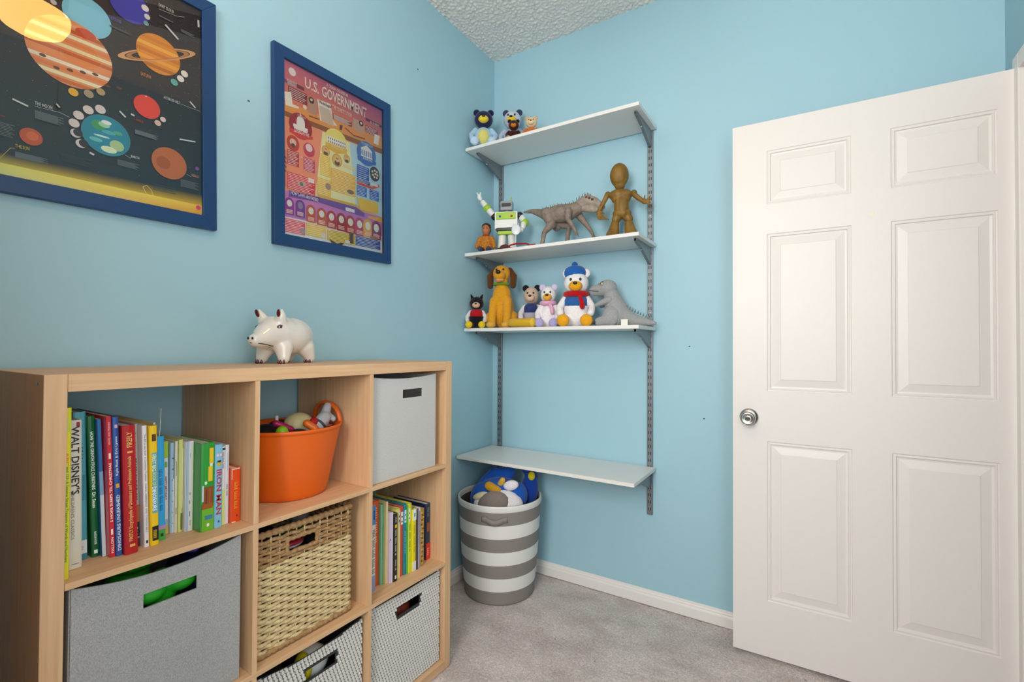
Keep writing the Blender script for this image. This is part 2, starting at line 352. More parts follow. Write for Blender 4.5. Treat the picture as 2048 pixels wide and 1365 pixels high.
# wardrobe added just out of view so the bookcase's left side falls dark
wd = thing('shade_wardrobe', 'tall light brown wooden two-door wardrobe added unseen to shade the bookcase side', 'shade_wardrobe', (.03, -2.84, 0))
MB().box(0, .62, 0, .78, .02, 2.05).build('shade_wardrobe_body', WDK, wd, bevel=.002)
for k in (0, 1):
    d = MB().box(.622, .641, .004+.39*k, .386+.39*k, .06, 2.045).build('shade_wardrobe_door', WDK, wd, bevel=.002)
    MB().box(.642, .66, .345+.09*k, .357+.09*k, .95, 1.1).build('handle', MATS['satin_nickel'], d, bevel=.003)
MB().box(.02, .5, .01, .77, 0, .02).build('plinth', WDK, wd)
P2=[
('q',((-0.2208,0.2995),(0.2223,0.2987),(0.2195,0.1259),(-0.221,0.1096)),('#b0607e','#9c4c86','#cf7f4a','#cc7a45')),
('q',((-0.2208,0.1532),(0.2199,0.1904),(0.2195,0.1295),(-0.221,0.1125)),'#cf8f4c'),
('q',((-0.221,0.123),(0.2196,0.1388),(0.2195,0.1187),(-0.2211,0.1056)),'#84552e'),
('q',((-0.2211,0.1056),(-0.0637,0.1069),(-0.0949,-0.1368),(-0.2223,-0.1461)),'#e58d6c'),
('q',((-0.0651,0.1064),(0.0553,0.1097),(0.087,-0.1241),(-0.0963,-0.1371)),'#f3e0a6'),
('q',((0.0553,0.1097),(0.2195,0.1173),(0.218,-0.1463),(0.0845,-0.1247)),'#a9c9ee'),
('q',((-0.2223,-0.1461),(0.218,-0.1463),(0.2175,-0.2322),(-0.2227,-0.2419)),('#c07ab4','#a868b8','#c07ab8','#b070b0')),
('q',((-0.2227,-0.2361),(0.2176,-0.225),(0.2181,-0.2979),(-0.2224,-0.2987)),'#ead9d6'),
('q',((0.1426,-0.1557),(0.218,-0.1477),(0.2179,-0.1678),(0.1425,-0.164)),'#efa04a'),
('c',(-0.1837,0.2684,0.0136,1),'#e9e4de'),
('r',(-0.2186,0.2206,-0.1678,0.2326),'#7a3f5e',0,'#f4e6d8'),
('r',(-0.1677,0.2215,-0.1386,0.2343),'#6e2c3f',0,'#f4e6d8'),
('r',(-0.1999,0.175,-0.1266,0.2149),'#7d2f38',6,'#f4e6d8'),
('q',((-0.2163,0.1872),(-0.1892,0.1962),(-0.183,0.1575),(-0.1602,0.1581),(-0.1602,0.1503),(-0.2084,0.1439)),'#efe3cb'),
('r',(-0.123,0.1536,-0.0885,0.2101),'#a98a78',0,'#f4e6d8'),
('c',(-0.11,0.2016,0.0112,1),'#3b2a28'),
('c',(-0.11,0.2034,0.0049,1),'#d8c8b8'),
('c',(-0.1362,0.1662,0.0075,1),'#e6d9cc'),
('q',((-0.0861,0.2168),(-0.0299,0.2216),(-0.0204,0.1679),(0.0001,0.15),(-0.0743,0.1436)),'#f0ead8'),
('r',(-0.0777,0.1986,-0.0301,0.1816),'#b9b0a0',0,'#f4e6d8'),
('r',(-0.0763,0.1925,-0.0278,0.1753),'#b9b0a0',0,'#f4e6d8'),
('r',(-0.0749,0.1863,-0.0256,0.169),'#b9b0a0',0,'#f4e6d8'),
('r',(-0.0735,0.1802,-0.0234,0.1627),'#b9b0a0',0,'#f4e6d8'),
('r',(-0.0721,0.174,-0.0212,0.1564),'#b9b0a0',0,'#f4e6d8'),
('r',(-0.0707,0.1678,-0.0189,0.1501),'#b9b0a0',0,'#f4e6d8'),
('r',(-0.0693,0.1616,-0.0167,0.1437),'#b9b0a0',0,'#f4e6d8'),
('t','We the People',(-0.0798,0.2013,0.0483,0.0138),'#2a241e'),
('r',(-0.0292,0.2098,0.0697,0.2168),'#c2453c',0,'#f4e6d8'),
('r',(-0.0203,0.1717,0.0662,0.1923),'#7c2b36',6,'#f4e6d8'),
('t','THE CONSTITUTION',(-0.0248,0.2071,0.0887,0.0154),'#f3e4e0'),
('r',(0.073,0.1678,0.1286,0.2111),'#b59c8c',0,'#f4e6d8'),
('c',(0.1124,0.2042,0.0112,1),'#2d2420'),
('c',(0.1124,0.2055,0.0052,1),'#d8cabb'),
('r',(0.1342,0.2259,0.2191,0.2367),'#5d2f52',0,'#f4e6d8'),
('r',(0.134,0.1791,0.1984,0.2077),'#8e3a48',5,'#f4e6d8'),
('q',((0.1801,0.1866),(0.2077,0.1896),(0.2001,0.1478),(0.1754,0.1477)),'#eee6d2'),
('t','BILL OF RIGHTS',(0.1552,0.2234,0.0481,0.0084),'#f0e6e6'),
('t','DECLARATION OF',(-0.2062,0.227,0.0372,0.0082),'#efe3ee'),
('t','INDEPENDENCE',(-0.2037,0.2184,0.0346,0.0082),'#efe3ee'),
('q',((0.0118,0.1609),(0.0235,0.1621),(0.0195,0.143),(0.0086,0.1415)),'#5a3226'),
('q',((0.0354,0.1601),(0.0759,0.1452),(0.0759,0.1405),(0.0354,0.1555)),'#7c3a28'),
('q',((0.0759,0.1452),(0.1311,0.1515),(0.1311,0.1467),(0.0759,0.1405)),'#7c3a28'),
('q',((-0.1199,0.1442),(-0.0793,0.1479),(-0.0793,0.1436),(-0.12,0.1399)),'#7c3a28'),
('t','U.S.',(-0.1378,0.2352,0.0568,0.0376),'#f4efe9'),
('t','A CRASH COURSE IN',(-0.0497,0.279,0.0962,0.0114),'#f4e6dc'),
('t','GOVERNMENT',(-0.0689,0.2344,0.2057,0.039),'#f4efe9'),
('c',(-0.1526,0.0921,0.0449,1),'#8c2430'),
('r',(-0.1814,0.0931,-0.1257,0.0823),'#e8dfd6',0,'#f4e6d8'),
('dome',(-0.1526,0.0891),'#f0ebe4'),
('q',((-0.1962,0.0726),(-0.1051,0.0719),(-0.1051,0.062),(-0.1508,0.0476),(-0.1956,0.0581)),'#c23a3e'),
('t','LEGISLATIVE',(-0.1789,0.0639,0.0572,0.0119),'#f6ece6'),
('t','CONGRESS',(-0.1669,0.123,0.0332,0.0071),'#d8b0a8'),
('c',(-0.1823,0.0228,0.0235,1.15),'#b0402e'),
('c',(-0.1823,0.0263,0.0123,1),'#c9b8a0'),
('c',(-0.1824,0.0156,0.0072,1),'#4a3a30'),
('c',(-0.1205,0.0199,0.0229,1.1),'#b33b58'),
('c',(-0.1205,0.0278,0.0138,1),'#d9c8cc'),
('r',(-0.2041,-0.0545,-0.1599,-0.0036),'#a83a30',9,'#f4e6d8'),
('r',(-0.1424,-0.057,-0.0973,-0.0098),'#b53a5c',9,'#f4e6d8'),
('t','VS',(-0.1551,-0.0192,0.0086,0.006),'#f6ece6'),
('r',(-0.2045,-0.1375,-0.0977,-0.0798),'#c83038',10,'#f4e6d8'),
('r',(-0.1244,-0.0943,-0.1003,-0.079),'#efe7da',0,'#f4e6d8'),
('r',(-0.1647,-0.1136,-0.1348,-0.1038),'#9fb0a0',0,'#f4e6d8'),
('c',(-0.1509,-0.1095,0.0067,1),'#5a7a66'),
('q',((-0.2198,-0.0089),(-0.2073,-0.0093),(-0.2079,-0.1335),(-0.2203,-0.1322)),'#c9705a'),
('q',((-0.2186,-0.0259),(-0.2074,-0.0351),(-0.2074,-0.041),(-0.2186,-0.0318)),'#5c3c44'),
('q',((-0.2187,-0.0411),(-0.2075,-0.0503),(-0.2075,-0.0562),(-0.2187,-0.0469)),'#5c3c44'),
('q',((-0.2187,-0.0562),(-0.2076,-0.0656),(-0.2076,-0.0714),(-0.2188,-0.062)),'#5c3c44'),
('q',((-0.2188,-0.0713),(-0.2076,-0.0808),(-0.2077,-0.0866),(-0.2188,-0.0772)),'#5c3c44'),
('c',(-0.0056,0.0929,0.0488,0.9),'#e4cf72'),
('r',(-0.0476,0.0766,0.0398,0.1015),'#f4f0ea',0,'#f4e6d8'),
('r',(-0.0417,0.0897,-0.0381,0.0973),'#6a6458',0,'#f4e6d8'),
('r',(-0.0418,0.0769,-0.0381,0.0845),'#6a6458',0,'#f4e6d8'),
('r',(-0.0328,0.0898,-0.0291,0.0974),'#6a6458',0,'#f4e6d8'),
('r',(-0.0329,0.077,-0.0292,0.0847),'#6a6458',0,'#f4e6d8'),
('r',(-0.0238,0.09,-0.0201,0.0976),'#6a6458',0,'#f4e6d8'),
('r',(-0.0239,0.0771,-0.0201,0.0848),'#6a6458',0,'#f4e6d8'),
('r',(-0.0147,0.0901,-0.011,0.0978),'#6a6458',0,'#f4e6d8'),
('r',(-0.0148,0.0772,-0.011,0.0849),'#6a6458',0,'#f4e6d8'),
('r',(-0.0056,0.0902,-0.0018,0.0979),'#6a6458',0,'#f4e6d8'),
('r',(-0.0056,0.0773,-0.0018,0.085),'#6a6458',0,'#f4e6d8'),
('r',(0.0037,0.0904,0.0075,0.0981),'#6a6458',0,'#f4e6d8'),
('r',(0.0036,0.0773,0.0075,0.0851),'#6a6458',0,'#f4e6d8'),
('r',(0.013,0.0905,0.0169,0.0983),'#6a6458',0,'#f4e6d8'),
('r',(0.0129,0.0774,0.0168,0.0852),'#6a6458',0,'#f4e6d8'),
('r',(0.0224,0.0906,0.0263,0.0985),'#6a6458',0,'#f4e6d8'),
('r',(0.0224,0.0775,0.0263,0.0853),'#6a6458',0,'#f4e6d8'),
('r',(0.0319,0.0908,0.0359,0.0986),'#6a6458',0,'#f4e6d8'),
('r',(0.0318,0.0776,0.0358,0.0855),'#6a6458',0,'#f4e6d8'),
('q',((-0.0529,0.073),(0.043,0.077),(0.0413,0.0599),(-0.0043,0.0461),(-0.0515,0.0545)),'#cfa92e'),
('t','EXECUTIVE',(-0.0308,0.061,0.0538,0.0128),'#f2e6b0'),
('c',(-0.0516,0.0406,0.017,1.1),'#b08a3a'),
('c',(-0.0516,0.0406,0.0146,1.1),'#cfae62'),
('c',(-0.0517,0.0311,0.0094,0.8),'#5a4638'),
('c',(-0.0516,0.0419,0.0054,1.2),'#d8a888'),
('c',(-0.0516,0.0469,0.0051,0.5),'#8a7a6a'),
('c',(-0.0021,0.021,0.0218,1.1),'#b08a3a'),
('c',(-0.0021,0.021,0.0187,1.1),'#cfae62'),
('c',(-0.0022,0.0112,0.012,0.8),'#5a4638'),
('c',(-0.0021,0.0223,0.0069,1.2),'#d8a888'),
('c',(-0.0021,0.0274,0.0065,0.5),'#8a7a6a'),
('c',(0.042,0.0416,0.0146,1.1),'#b08a3a'),
('c',(0.042,0.0416,0.0125,1.1),'#cfae62'),
('c',(0.0419,0.0317,0.008,0.8),'#5a4638'),
('c',(0.042,0.0429,0.0046,1.2),'#d8a888'),
('c',(0.042,0.0482,0.0044,0.5),'#8a7a6a'),
('r',(-0.0749,-0.0537,-0.0321,0.0246),'#d9b93a',12,'#f6efc0'),
('r',(0.0267,0.006,0.0818,0.017),'#e3bd48',4,'#fbf3c8'),
('r',(-0.0304,-0.0981,0.083,-0.0136),'#e0a83e',14,'#f6e2ae'),
('r',(-0.0896,-0.1268,-0.031,-0.0653),'#d6b444',9,'#f6efc0'),
('q',((-0.0899,-0.1293),(0.087,-0.1241),(0.0869,-0.141),(-0.09,-0.1417)),'#caa03c'),
('c',(-0.0427,-0.0885,0.012,1),'#8f8078'),
('c',(0.0583,-0.0823,0.0165,0.5),'#77665a'),
('c',(0.1377,0.0918,0.0484,1),'#4a6fae'),
('temple',(0.1377,0.0918),'#ece4cc'),
('q',((0.0922,0.0699),(0.1868,0.0741),(0.1867,0.06),(0.1393,0.0467),(0.0938,0.0556)),'#3c66ae'),
('t','JUDICIAL',(0.1177,0.0629,0.0482,0.011),'#e6eef8'),
('t','THE SUPREME COURT',(0.1094,0.1242,0.0596,0.0082),'#cfe0f4'),
('r',(0.0895,-0.0154,0.1495,0.0366),'#2f5ea8',6,'#f4e6d8'),
('r',(0.0901,-0.035,0.1538,-0.0186),'#244a90',3,'#f4e6d8'),
('c',(0.1792,0.0225,0.0258,1.15),'#3c3a3e'),
('c',(0.1667,0.03,0.0045,1),'#e6d2bc'),
('c',(0.1793,0.0366,0.0046,1),'#e6d2bc'),
('c',(0.1903,0.0342,0.0045,1),'#e6d2bc'),
('c',(0.1702,0.017,0.0045,1),'#e6d2bc'),
('c',(0.1829,0.0236,0.0046,1),'#e6d2bc'),
('c',(0.1938,0.0211,0.0047,1),'#e6d2bc'),
('c',(0.1774,0.0093,0.0045,1),'#e6d2bc'),
('c',(0.1901,0.0102,0.0046,1),'#e6d2bc'),
('q',((0.09,-0.0321),(0.1654,-0.0333),(0.202,-0.0134),(0.2047,-0.0248),(0.1681,-0.0424),(0.0899,-0.0416)),'#d8584a'),
('r',(0.1575,-0.0273,0.1954,-0.0187),'#e6dcd0',0,'#f4e6d8'),
('r',(0.0891,-0.0843,0.1377,-0.0459),'#2f66b4',6,'#f4e6d8'),
('r',(0.1529,-0.0862,0.2006,-0.0457),'#2f66b4',6,'#f4e6d8'),
('q',((0.0872,-0.0937),(0.1969,-0.0906),(0.1985,-0.1363),(0.1038,-0.1405)),('#eeb53a','#eeb53a','#e9a92c','#eeb93e')),
('q',((-0.2004,-0.1432),(-0.0757,-0.1381),(0.0844,-0.1348),(0.1251,-0.1493),(0.1251,-0.1651),(0.0785,-0.1631),(-0.0794,-0.1559),(-0.2005,-0.1655)),'#6d4a96'),
('q',((-0.194,-0.1444),(-0.0779,-0.1387),(-0.078,-0.1556),(-0.1941,-0.1591)),'#5a3a84'),
('t','HOW LAWS ARE PASSED',(-0.1928,-0.1553,0.1077,0.0118),'#f2eaf6'),
('r',(-0.2144,-0.2268,-0.1803,-0.1906),'#8a2f88',0,'#f4e6d8'),
('c',(-0.1974,-0.1876,0.0173,1.15),'#8a2f88'),
('c',(-0.1974,-0.1876,0.0096,1.2),'#efe3cc'),
('r',(-0.2089,-0.2091,-0.186,-0.2126),'#d8b0a0',0,'#f4e6d8'),
('r',(-0.2089,-0.2138,-0.186,-0.2173),'#d8b0a0',0,'#f4e6d8'),
('r',(-0.2089,-0.2186,-0.1861,-0.222),'#d8b0a0',0,'#f4e6d8'),
('r',(-0.1743,-0.2267,-0.1387,-0.1898),'#6f3490',0,'#f4e6d8'),
('c',(-0.1566,-0.1867,0.0181,1.15),'#6f3490'),
('c',(-0.1566,-0.1867,0.01,1.2),'#8a7a90'),
('r',(-0.1685,-0.2087,-0.1447,-0.2123),'#d8b0a0',0,'#f4e6d8'),
('r',(-0.1686,-0.2135,-0.1447,-0.217),'#d8b0a0',0,'#f4e6d8'),
('r',(-0.1686,-0.2184,-0.1448,-0.2218),'#d8b0a0',0,'#f4e6d8'),
('r',(-0.1332,-0.2361,-0.0961,-0.1982),'#b4502e',0,'#f4e6d8'),
('c',(-0.1147,-0.1952,0.0188,1.15),'#b4502e'),
('c',(-0.1147,-0.1952,0.0104,1.2),'#efe3cc'),
('r',(-0.1272,-0.2176,-0.1023,-0.2212),'#d8b0a0',0,'#f4e6d8'),
('r',(-0.1272,-0.2226,-0.1023,-0.2261),'#d8b0a0',0,'#f4e6d8'),
('r',(-0.1272,-0.2275,-0.1024,-0.2309),'#d8b0a0',0,'#f4e6d8'),
('r',(-0.0903,-0.2383,-0.0515,-0.1995),'#b4502e',0,'#f4e6d8'),
('c',(-0.071,-0.1965,0.0197,1.15),'#b4502e'),
('c',(-0.071,-0.1965,0.0109,1.2),'#efe3cc'),
('r',(-0.084,-0.2194,-0.058,-0.223),'#d8b0a0',0,'#f4e6d8'),
('r',(-0.084,-0.2245,-0.0581,-0.228),'#d8b0a0',0,'#f4e6d8'),
('r',(-0.0841,-0.2295,-0.0581,-0.233),'#d8b0a0',0,'#f4e6d8'),
('r',(-0.0492,-0.2407,-0.0088,-0.2011),'#a82e34',0,'#f4e6d8'),
('c',(-0.0291,-0.198,0.0205,1.15),'#a82e34'),
('c',(-0.0291,-0.198,0.0114,1.2),'#efe3cc'),
('r',(-0.0426,-0.2214,-0.0156,-0.2251),'#d8b0a0',0,'#f4e6d8'),
('r',(-0.0427,-0.2266,-0.0156,-0.2302),'#d8b0a0',0,'#f4e6d8'),
('r',(-0.0427,-0.2317,-0.0156,-0.2352),'#d8b0a0',0,'#f4e6d8'),
('r',(-0.0063,-0.2419,0.0357,-0.2014),'#9c2c34',0,'#f4e6d8'),
('c',(0.0146,-0.1982,0.0214,1.15),'#9c2c34'),
('c',(0.0146,-0.1982,0.0118,1.2),'#efe3cc'),
('r',(0.0005,-0.2222,0.0287,-0.2259),'#d8b0a0',0,'#f4e6d8'),
('r',(0.0005,-0.2275,0.0286,-0.2311),'#d8b0a0',0,'#f4e6d8'),
('r',(0.0004,-0.2327,0.0286,-0.2363),'#d8b0a0',0,'#f4e6d8'),
('r',(0.0351,-0.2437,0.0789,-0.2024),'#a83a3c',0,'#f4e6d8'),
('c',(0.0569,-0.1992,0.0222,1.15),'#a83a3c'),
('c',(0.0569,-0.1992,0.0123,1.2),'#efe3cc'),
('r',(0.0422,-0.2236,0.0715,-0.2274),'#d8b0a0',0,'#f4e6d8'),
('r',(0.0422,-0.229,0.0715,-0.2327),'#d8b0a0',0,'#f4e6d8'),
('r',(0.0422,-0.2344,0.0715,-0.238),'#d8b0a0',0,'#f4e6d8'),
('r',(0.0783,-0.2443,0.1238,-0.2021),'#b03a64',0,'#f4e6d8'),
('c',(0.1009,-0.1989,0.0231,1.15),'#b03a64'),
('c',(0.1009,-0.1989,0.0128,1.2),'#efe3cc'),
('r',(0.0856,-0.2238,0.1161,-0.2276),'#d8b0a0',0,'#f4e6d8'),
('r',(0.0856,-0.2293,0.1161,-0.233),'#d8b0a0',0,'#f4e6d8'),
('r',(0.0856,-0.2347,0.1161,-0.2384),'#d8b0a0',0,'#f4e6d8'),
('r',(0.1188,-0.2435,0.1661,-0.2007),'#dba04a',0,'#f4e6d8'),
('c',(0.1423,-0.1973,0.0241,1.15),'#dba04a'),
('c',(0.1423,-0.1973,0.0133,1.2),'#efe3cc'),
('r',(0.1265,-0.2227,0.1581,-0.2266),'#d8b0a0',0,'#f4e6d8'),
('r',(0.1264,-0.2283,0.1581,-0.2321),'#d8b0a0',0,'#f4e6d8'),
('r',(0.1264,-0.2338,0.1581,-0.2376),'#d8b0a0',0,'#f4e6d8'),
('r',(0.1618,-0.2441,0.2109,-0.2003),'#82305e',0,'#f4e6d8'),
('c',(0.1862,-0.1969,0.025,1.15),'#82305e'),
('c',(0.1862,-0.1969,0.0138,1.2),'#efe3cc'),
('r',(0.1698,-0.2228,0.2027,-0.2268),'#d8b0a0',0,'#f4e6d8'),
('r',(0.1697,-0.2285,0.2026,-0.2324),'#d8b0a0',0,'#f4e6d8'),
('r',(0.1697,-0.2342,0.2026,-0.238),'#d8b0a0',0,'#f4e6d8'),
('r',(-0.2184,-0.2872,-0.1384,-0.241),'#d24a5c',8,'#f4d0d0'),
('r',(-0.1341,-0.2841,-0.0532,-0.2409),'#e9b54c',6,'#f8e6b8'),
('r',(-0.0479,-0.2872,0.0803,-0.2471),'#c4a628',7,'#efe4a0'),
('r',(0.0822,-0.2839,0.207,-0.2465),'#2c4a9c',6,'#cfdaf0'),
('q',((-0.0422,-0.2803),(-0.006,-0.2932),(0.0315,-0.2822),(0.0157,-0.296),(-0.0228,-0.2999)),'#5a3a26'),
('r',(0.051,-0.2821,0.0704,-0.2423),'#5a4636',0,'#f4e6d8'),
('r',(0.1527,-0.2475,0.1915,-0.2334),'#9a6a5a',0,'#f4e6d8'),
('c',(-0.1477,-0.2739,0.0081,1.4),'#8a8a90'),
('c',(-0.0641,-0.2735,0.0087,1.3),'#c9c2bc'),
('r',(0.0316,-0.2851,0.0532,-0.2736),'#efe9e0',0,'#f4e6d8'),
('r',(0.0338,-0.1603,0.076,-0.1467),'#efe9e4',0,'#f4e6d8')]
P1=[
('c',(0.1909,0.1351,0.0477,1),'#7ab8cc'),
('c',(0.277,0.2143,0.0437,1),'#3f3fa0'),
('jup',(0.1593,0.0303),0.0805),
('sat',(0.342,0.1186),0.0519),
('c',(0.3141,-0.0359,0.0302,1),'#c8453a'),
('c',(0.3119,-0.0086,0.0024,0.5),'#e8d8c8'),
('earth',(0.2268,-0.1448),0.0471),
('c',(0.3661,-0.1714,0.0429,1),'#a8643c'),
('c',(0.3512,-0.1736,0.0169,1),'#94522f'),
('c',(0.0892,-0.1971,0.0193,1),'#b4552f'),
('c',(0.0913,-0.1951,0.0101,1),'#c8683a'),
('c',(0.1631,-0.0627,0.0094,1),'#d8a82e'),
('c',(0.1922,-0.0543,0.0095,1),'#9a9078'),
('c',(0.2156,-0.0388,0.0088,1),'#a8946c'),
('c',(0.2147,-0.0832,0.0106,1),'#c9c2c0'),
('c',(0.191,-0.0942,0.0104,1),'#c9c2c0'),
('c',(0.1727,-0.1145,0.0102,1),'#c9c2c0'),
('c',(0.1641,-0.137,0.0102,1),'#c9c2c0'),
('c',(0.1673,-0.1604,0.0103,1),'#c9c2c0'),
('c',(0.177,-0.1821,0.0103,1),'#c9c2c0'),
('c',(0.1712,-0.1577,0.009,1),'#2a3238'),
('c',(0.1817,-0.1801,0.009,1),'#2a3238'),
('c',(0.3104,0.2267,0.0085,1),'#d8d0cc'),
('c',(0.3151,0.2063,0.007,1),'#cfc8c4'),
('c',(0.3127,0.1875,0.0061,1),'#6aa0a0'),
('c',(0.4044,0.0953,0.009,1),'#d8d4d0'),
('c',(0.3945,0.0768,0.009,1),'#d8d4d0'),
('c',(0.3787,0.0596,0.0089,1),'#5aa8a0'),
('c',(0.3509,-0.0554,0.0068,1),'#cfc4bc'),
('c',(0.3384,-0.0699,0.0077,1),'#c8b0a0'),
('c',(0.1283,0.1334,0.0058,1),'#b8b4b4'),
('c',(0.1361,-0.2592,0.005,1),'#b03a3a'),
('c',(0.1508,-0.2556,0.0059,1),'#b03a3a'),
('c',(0.4362,-0.1647,0.0051,1),'#7a4a90'),
('q',((0.0341,-0.2714),(0.449,-0.2697),(0.4488,-0.3006),(0.034,-0.3022)),('#f0d870','#e8b840','#c8902c','#f0e090')),
('q',((0.0342,-0.2484),(0.4491,-0.2378),(0.449,-0.2697),(0.0341,-0.2714)),('#0f2a36','#142c38','#b89a28','#b0a040')),
('t','OORT CLOUD',(0.3413,0.2506,0.0364,0.0087),'#d8d8d8'),
('t','SATURN',(0.2994,0.0424,0.0231,0.0094),'#d08848'),
('t','ASTEROID BELT',(0.352,0.003,0.0409,0.0073),'#c8c8c8'),
('t','THE MOON',(0.0953,-0.1212,0.0296,0.0081),'#c8d0d4'),
('t','THE SUN',(0.063,-0.2302,0.0232,0.0079),'#d0b83c'),
('t','EARTH',(0.2773,-0.1834,0.0181,0.0065),'#d0d8dc'),
('t','VENUS',(0.4204,-0.1914,0.0195,0.0071),'#d08878'),
('t','NEPTUNE',(0.2333,0.1552,0.0248,0.008),'#5a5ac0'),
('t','MARS',(0.2853,-0.0838,0.0195,0.0065),'#b04038'),
('t','MERCURY',(0.0292,-0.1692,0.0187,0.0027),'#b84a34'),
('L',(0.3425,0.2243,0.3763,0.2268),'#5a666e',6),
('L',(0.396,0.219,0.43,0.2105),'#5a666e',4),
('L',(0.0953,-0.1527,0.1449,-0.1333),'#5a666e',9),
('L',(0.0292,-0.2113,0.0628,-0.1813),'#5a666e',9),
('L',(0.063,-0.2516,0.1162,-0.2395),'#5a666e',8),
('L',(0.1403,-0.2354,0.1962,-0.2162),'#34444c',6),
('L',(0.2485,-0.2122,0.2953,-0.1969),'#5a666e',6),
('L',(0.2864,-0.1176,0.339,-0.1061),'#5a666e',7),
('L',(0.3933,-0.2275,0.4397,-0.2065),'#5a666e',7),
('L',(0.3262,-0.2554,0.3808,-0.2361),'#34444c',4),
('L',(0.2343,0.1358,0.2805,0.1399),'#4a4a50',3),
('l',(0.357,0.2086,0.3892,0.1846),0.005,'#c8ccd0'),
('l',(0.2534,-0.0718,0.2664,-0.083),0.0039,'#c8ccd0'),
('l',(0.4177,0.022,0.4323,0.0094),0.0039,'#c8ccd0'),
('l',(0.3911,-0.0952,0.4319,-0.0888),0.0033,'#c8ccd0'),
('l',(0.059,-0.1234,0.0843,-0.1298),0.0039,'#c8ccd0'),
('l',(0.193,-0.1987,0.2018,-0.2018),0.0044,'#c8ccd0'),
('l',(0.4409,0.2683,0.4418,0.2484),0.005,'#c8ccd0'),
('l',(0.132,-0.1038,0.1382,-0.1103),0.0033,'#c8ccd0'),
('l',(0.2778,-0.0693,0.2854,-0.0718),0.0044,'#c8ccd0'),
('l',(0.3413,0.2429,0.3851,0.248),0.0008,'#c0c4c8'),
('l',(0.3851,0.248,0.4051,0.2565),0.0008,'#c0c4c8'),
('l',(0.0953,-0.1252,0.1381,-0.122),0.0008,'#b0b8bc'),
('l',(0.1381,-0.122,0.1555,-0.1268),0.0008,'#b0b8bc'),
('l',(0.063,-0.2329,0.0558,-0.2341),0.0008,'#c8b03c'),
('l',(0.0558,-0.2341,0.0395,-0.262),0.0008,'#c8b03c'),
('l',(0.2634,-0.1807,0.2773,-0.1863),0.0008,'#b0b8bc'),
('l',(0.3929,0.0056,0.4085,0.0047),0.0008,'#b0b8bc'),
('l',(0.4085,0.0047,0.4454,0.0046),0.0008,'#b0b8bc'),
('l',(0.4086,-0.1891,0.4204,-0.1927),0.0008,'#b0b8bc'),
('l',(0.303,-0.2529,0.3121,-0.2471),0.001,'#e8d870'),
('l',(0.3121,-0.2471,0.3229,-0.2584),0.001,'#e8d870'),
('l',(0.3229,-0.2584,0.3269,-0.2702),0.001,'#e8d870'),
('l',(0.3269,-0.2702,0.3172,-0.2741),0.001,'#e8d870'),
('l',(0.3172,-0.2741,0.3092,-0.2667),0.001,'#e8d870'),
('l',(0.3092,-0.2667,0.303,-0.2529),0.001,'#e8d870'),
('c',(0.4386,-0.2773,0.0066,1),'#c83a6a')]
# ------------------------------------------------------------------ framed posters
FRAME = mat('navy_frame_paint', '#0b3d6e', .42)
PRINT = print_mat('poster_ink'); 
def hexc(c): return lin(c)
class Ink:
    def __init__(s): s.mb = MB(); s.k = 0; s.t = []
    def poly(s, pts, c):
        lin = lambda q: tuple(min(.9, v*1.35) for v in globals()['lin'](q)[:3])+(1,)
        s.k += 1; x = .000008*s.k
        col = [lin(q) for q in c] if isinstance(c, tuple) and len(c) == len(pts) else lin(c if isinstance(c, str) else c[0])
        s.mb.add([(x, p[0], p[1]) for p in pts], [tuple(range(len(pts)))], 0, col)
    def rect(s, r, c): s.poly([(r[0], r[1]), (r[2], r[1]), (r[2], r[3]), (r[0], r[3])], c)
    def circ(s, x, y, r, c, sy=1, n=32): s.poly([(x+r*cos(2*pi*k/n), y+r*sy*sin(2*pi*k/n)) for k in range(n)], c)
    def line(s, x0, y0, x1, y1, w, c):
        dx, dy = x1-x0, y1-y0; L = math.hypot(dx, dy) or 1; a, b = -dy/L*w/2, dx/L*w/2
        s.poly([(x0-a, y0-b), (x1-a, y1-b), (x1+a, y1+b), (x0+a, y0+b)], c)
    def chord(s, cx, cy_, r, y0, y1, c, ph=0):      # band across a disc
        a = []; n = 14
        lo = max(-r, y0); hi = min(r, y1)
        if hi <= lo: return
        L_ = []; R_ = []
        for k in range(n+1):
            y = lo+(hi-lo)*k/n; h = math.sqrt(max(0, r*r-y*y)); L_.append((cx-h, cy_+y)); R_.append((cx+h, cy_+y))
        s.poly(L_[::-1][::-1]+R_[::-1], c)
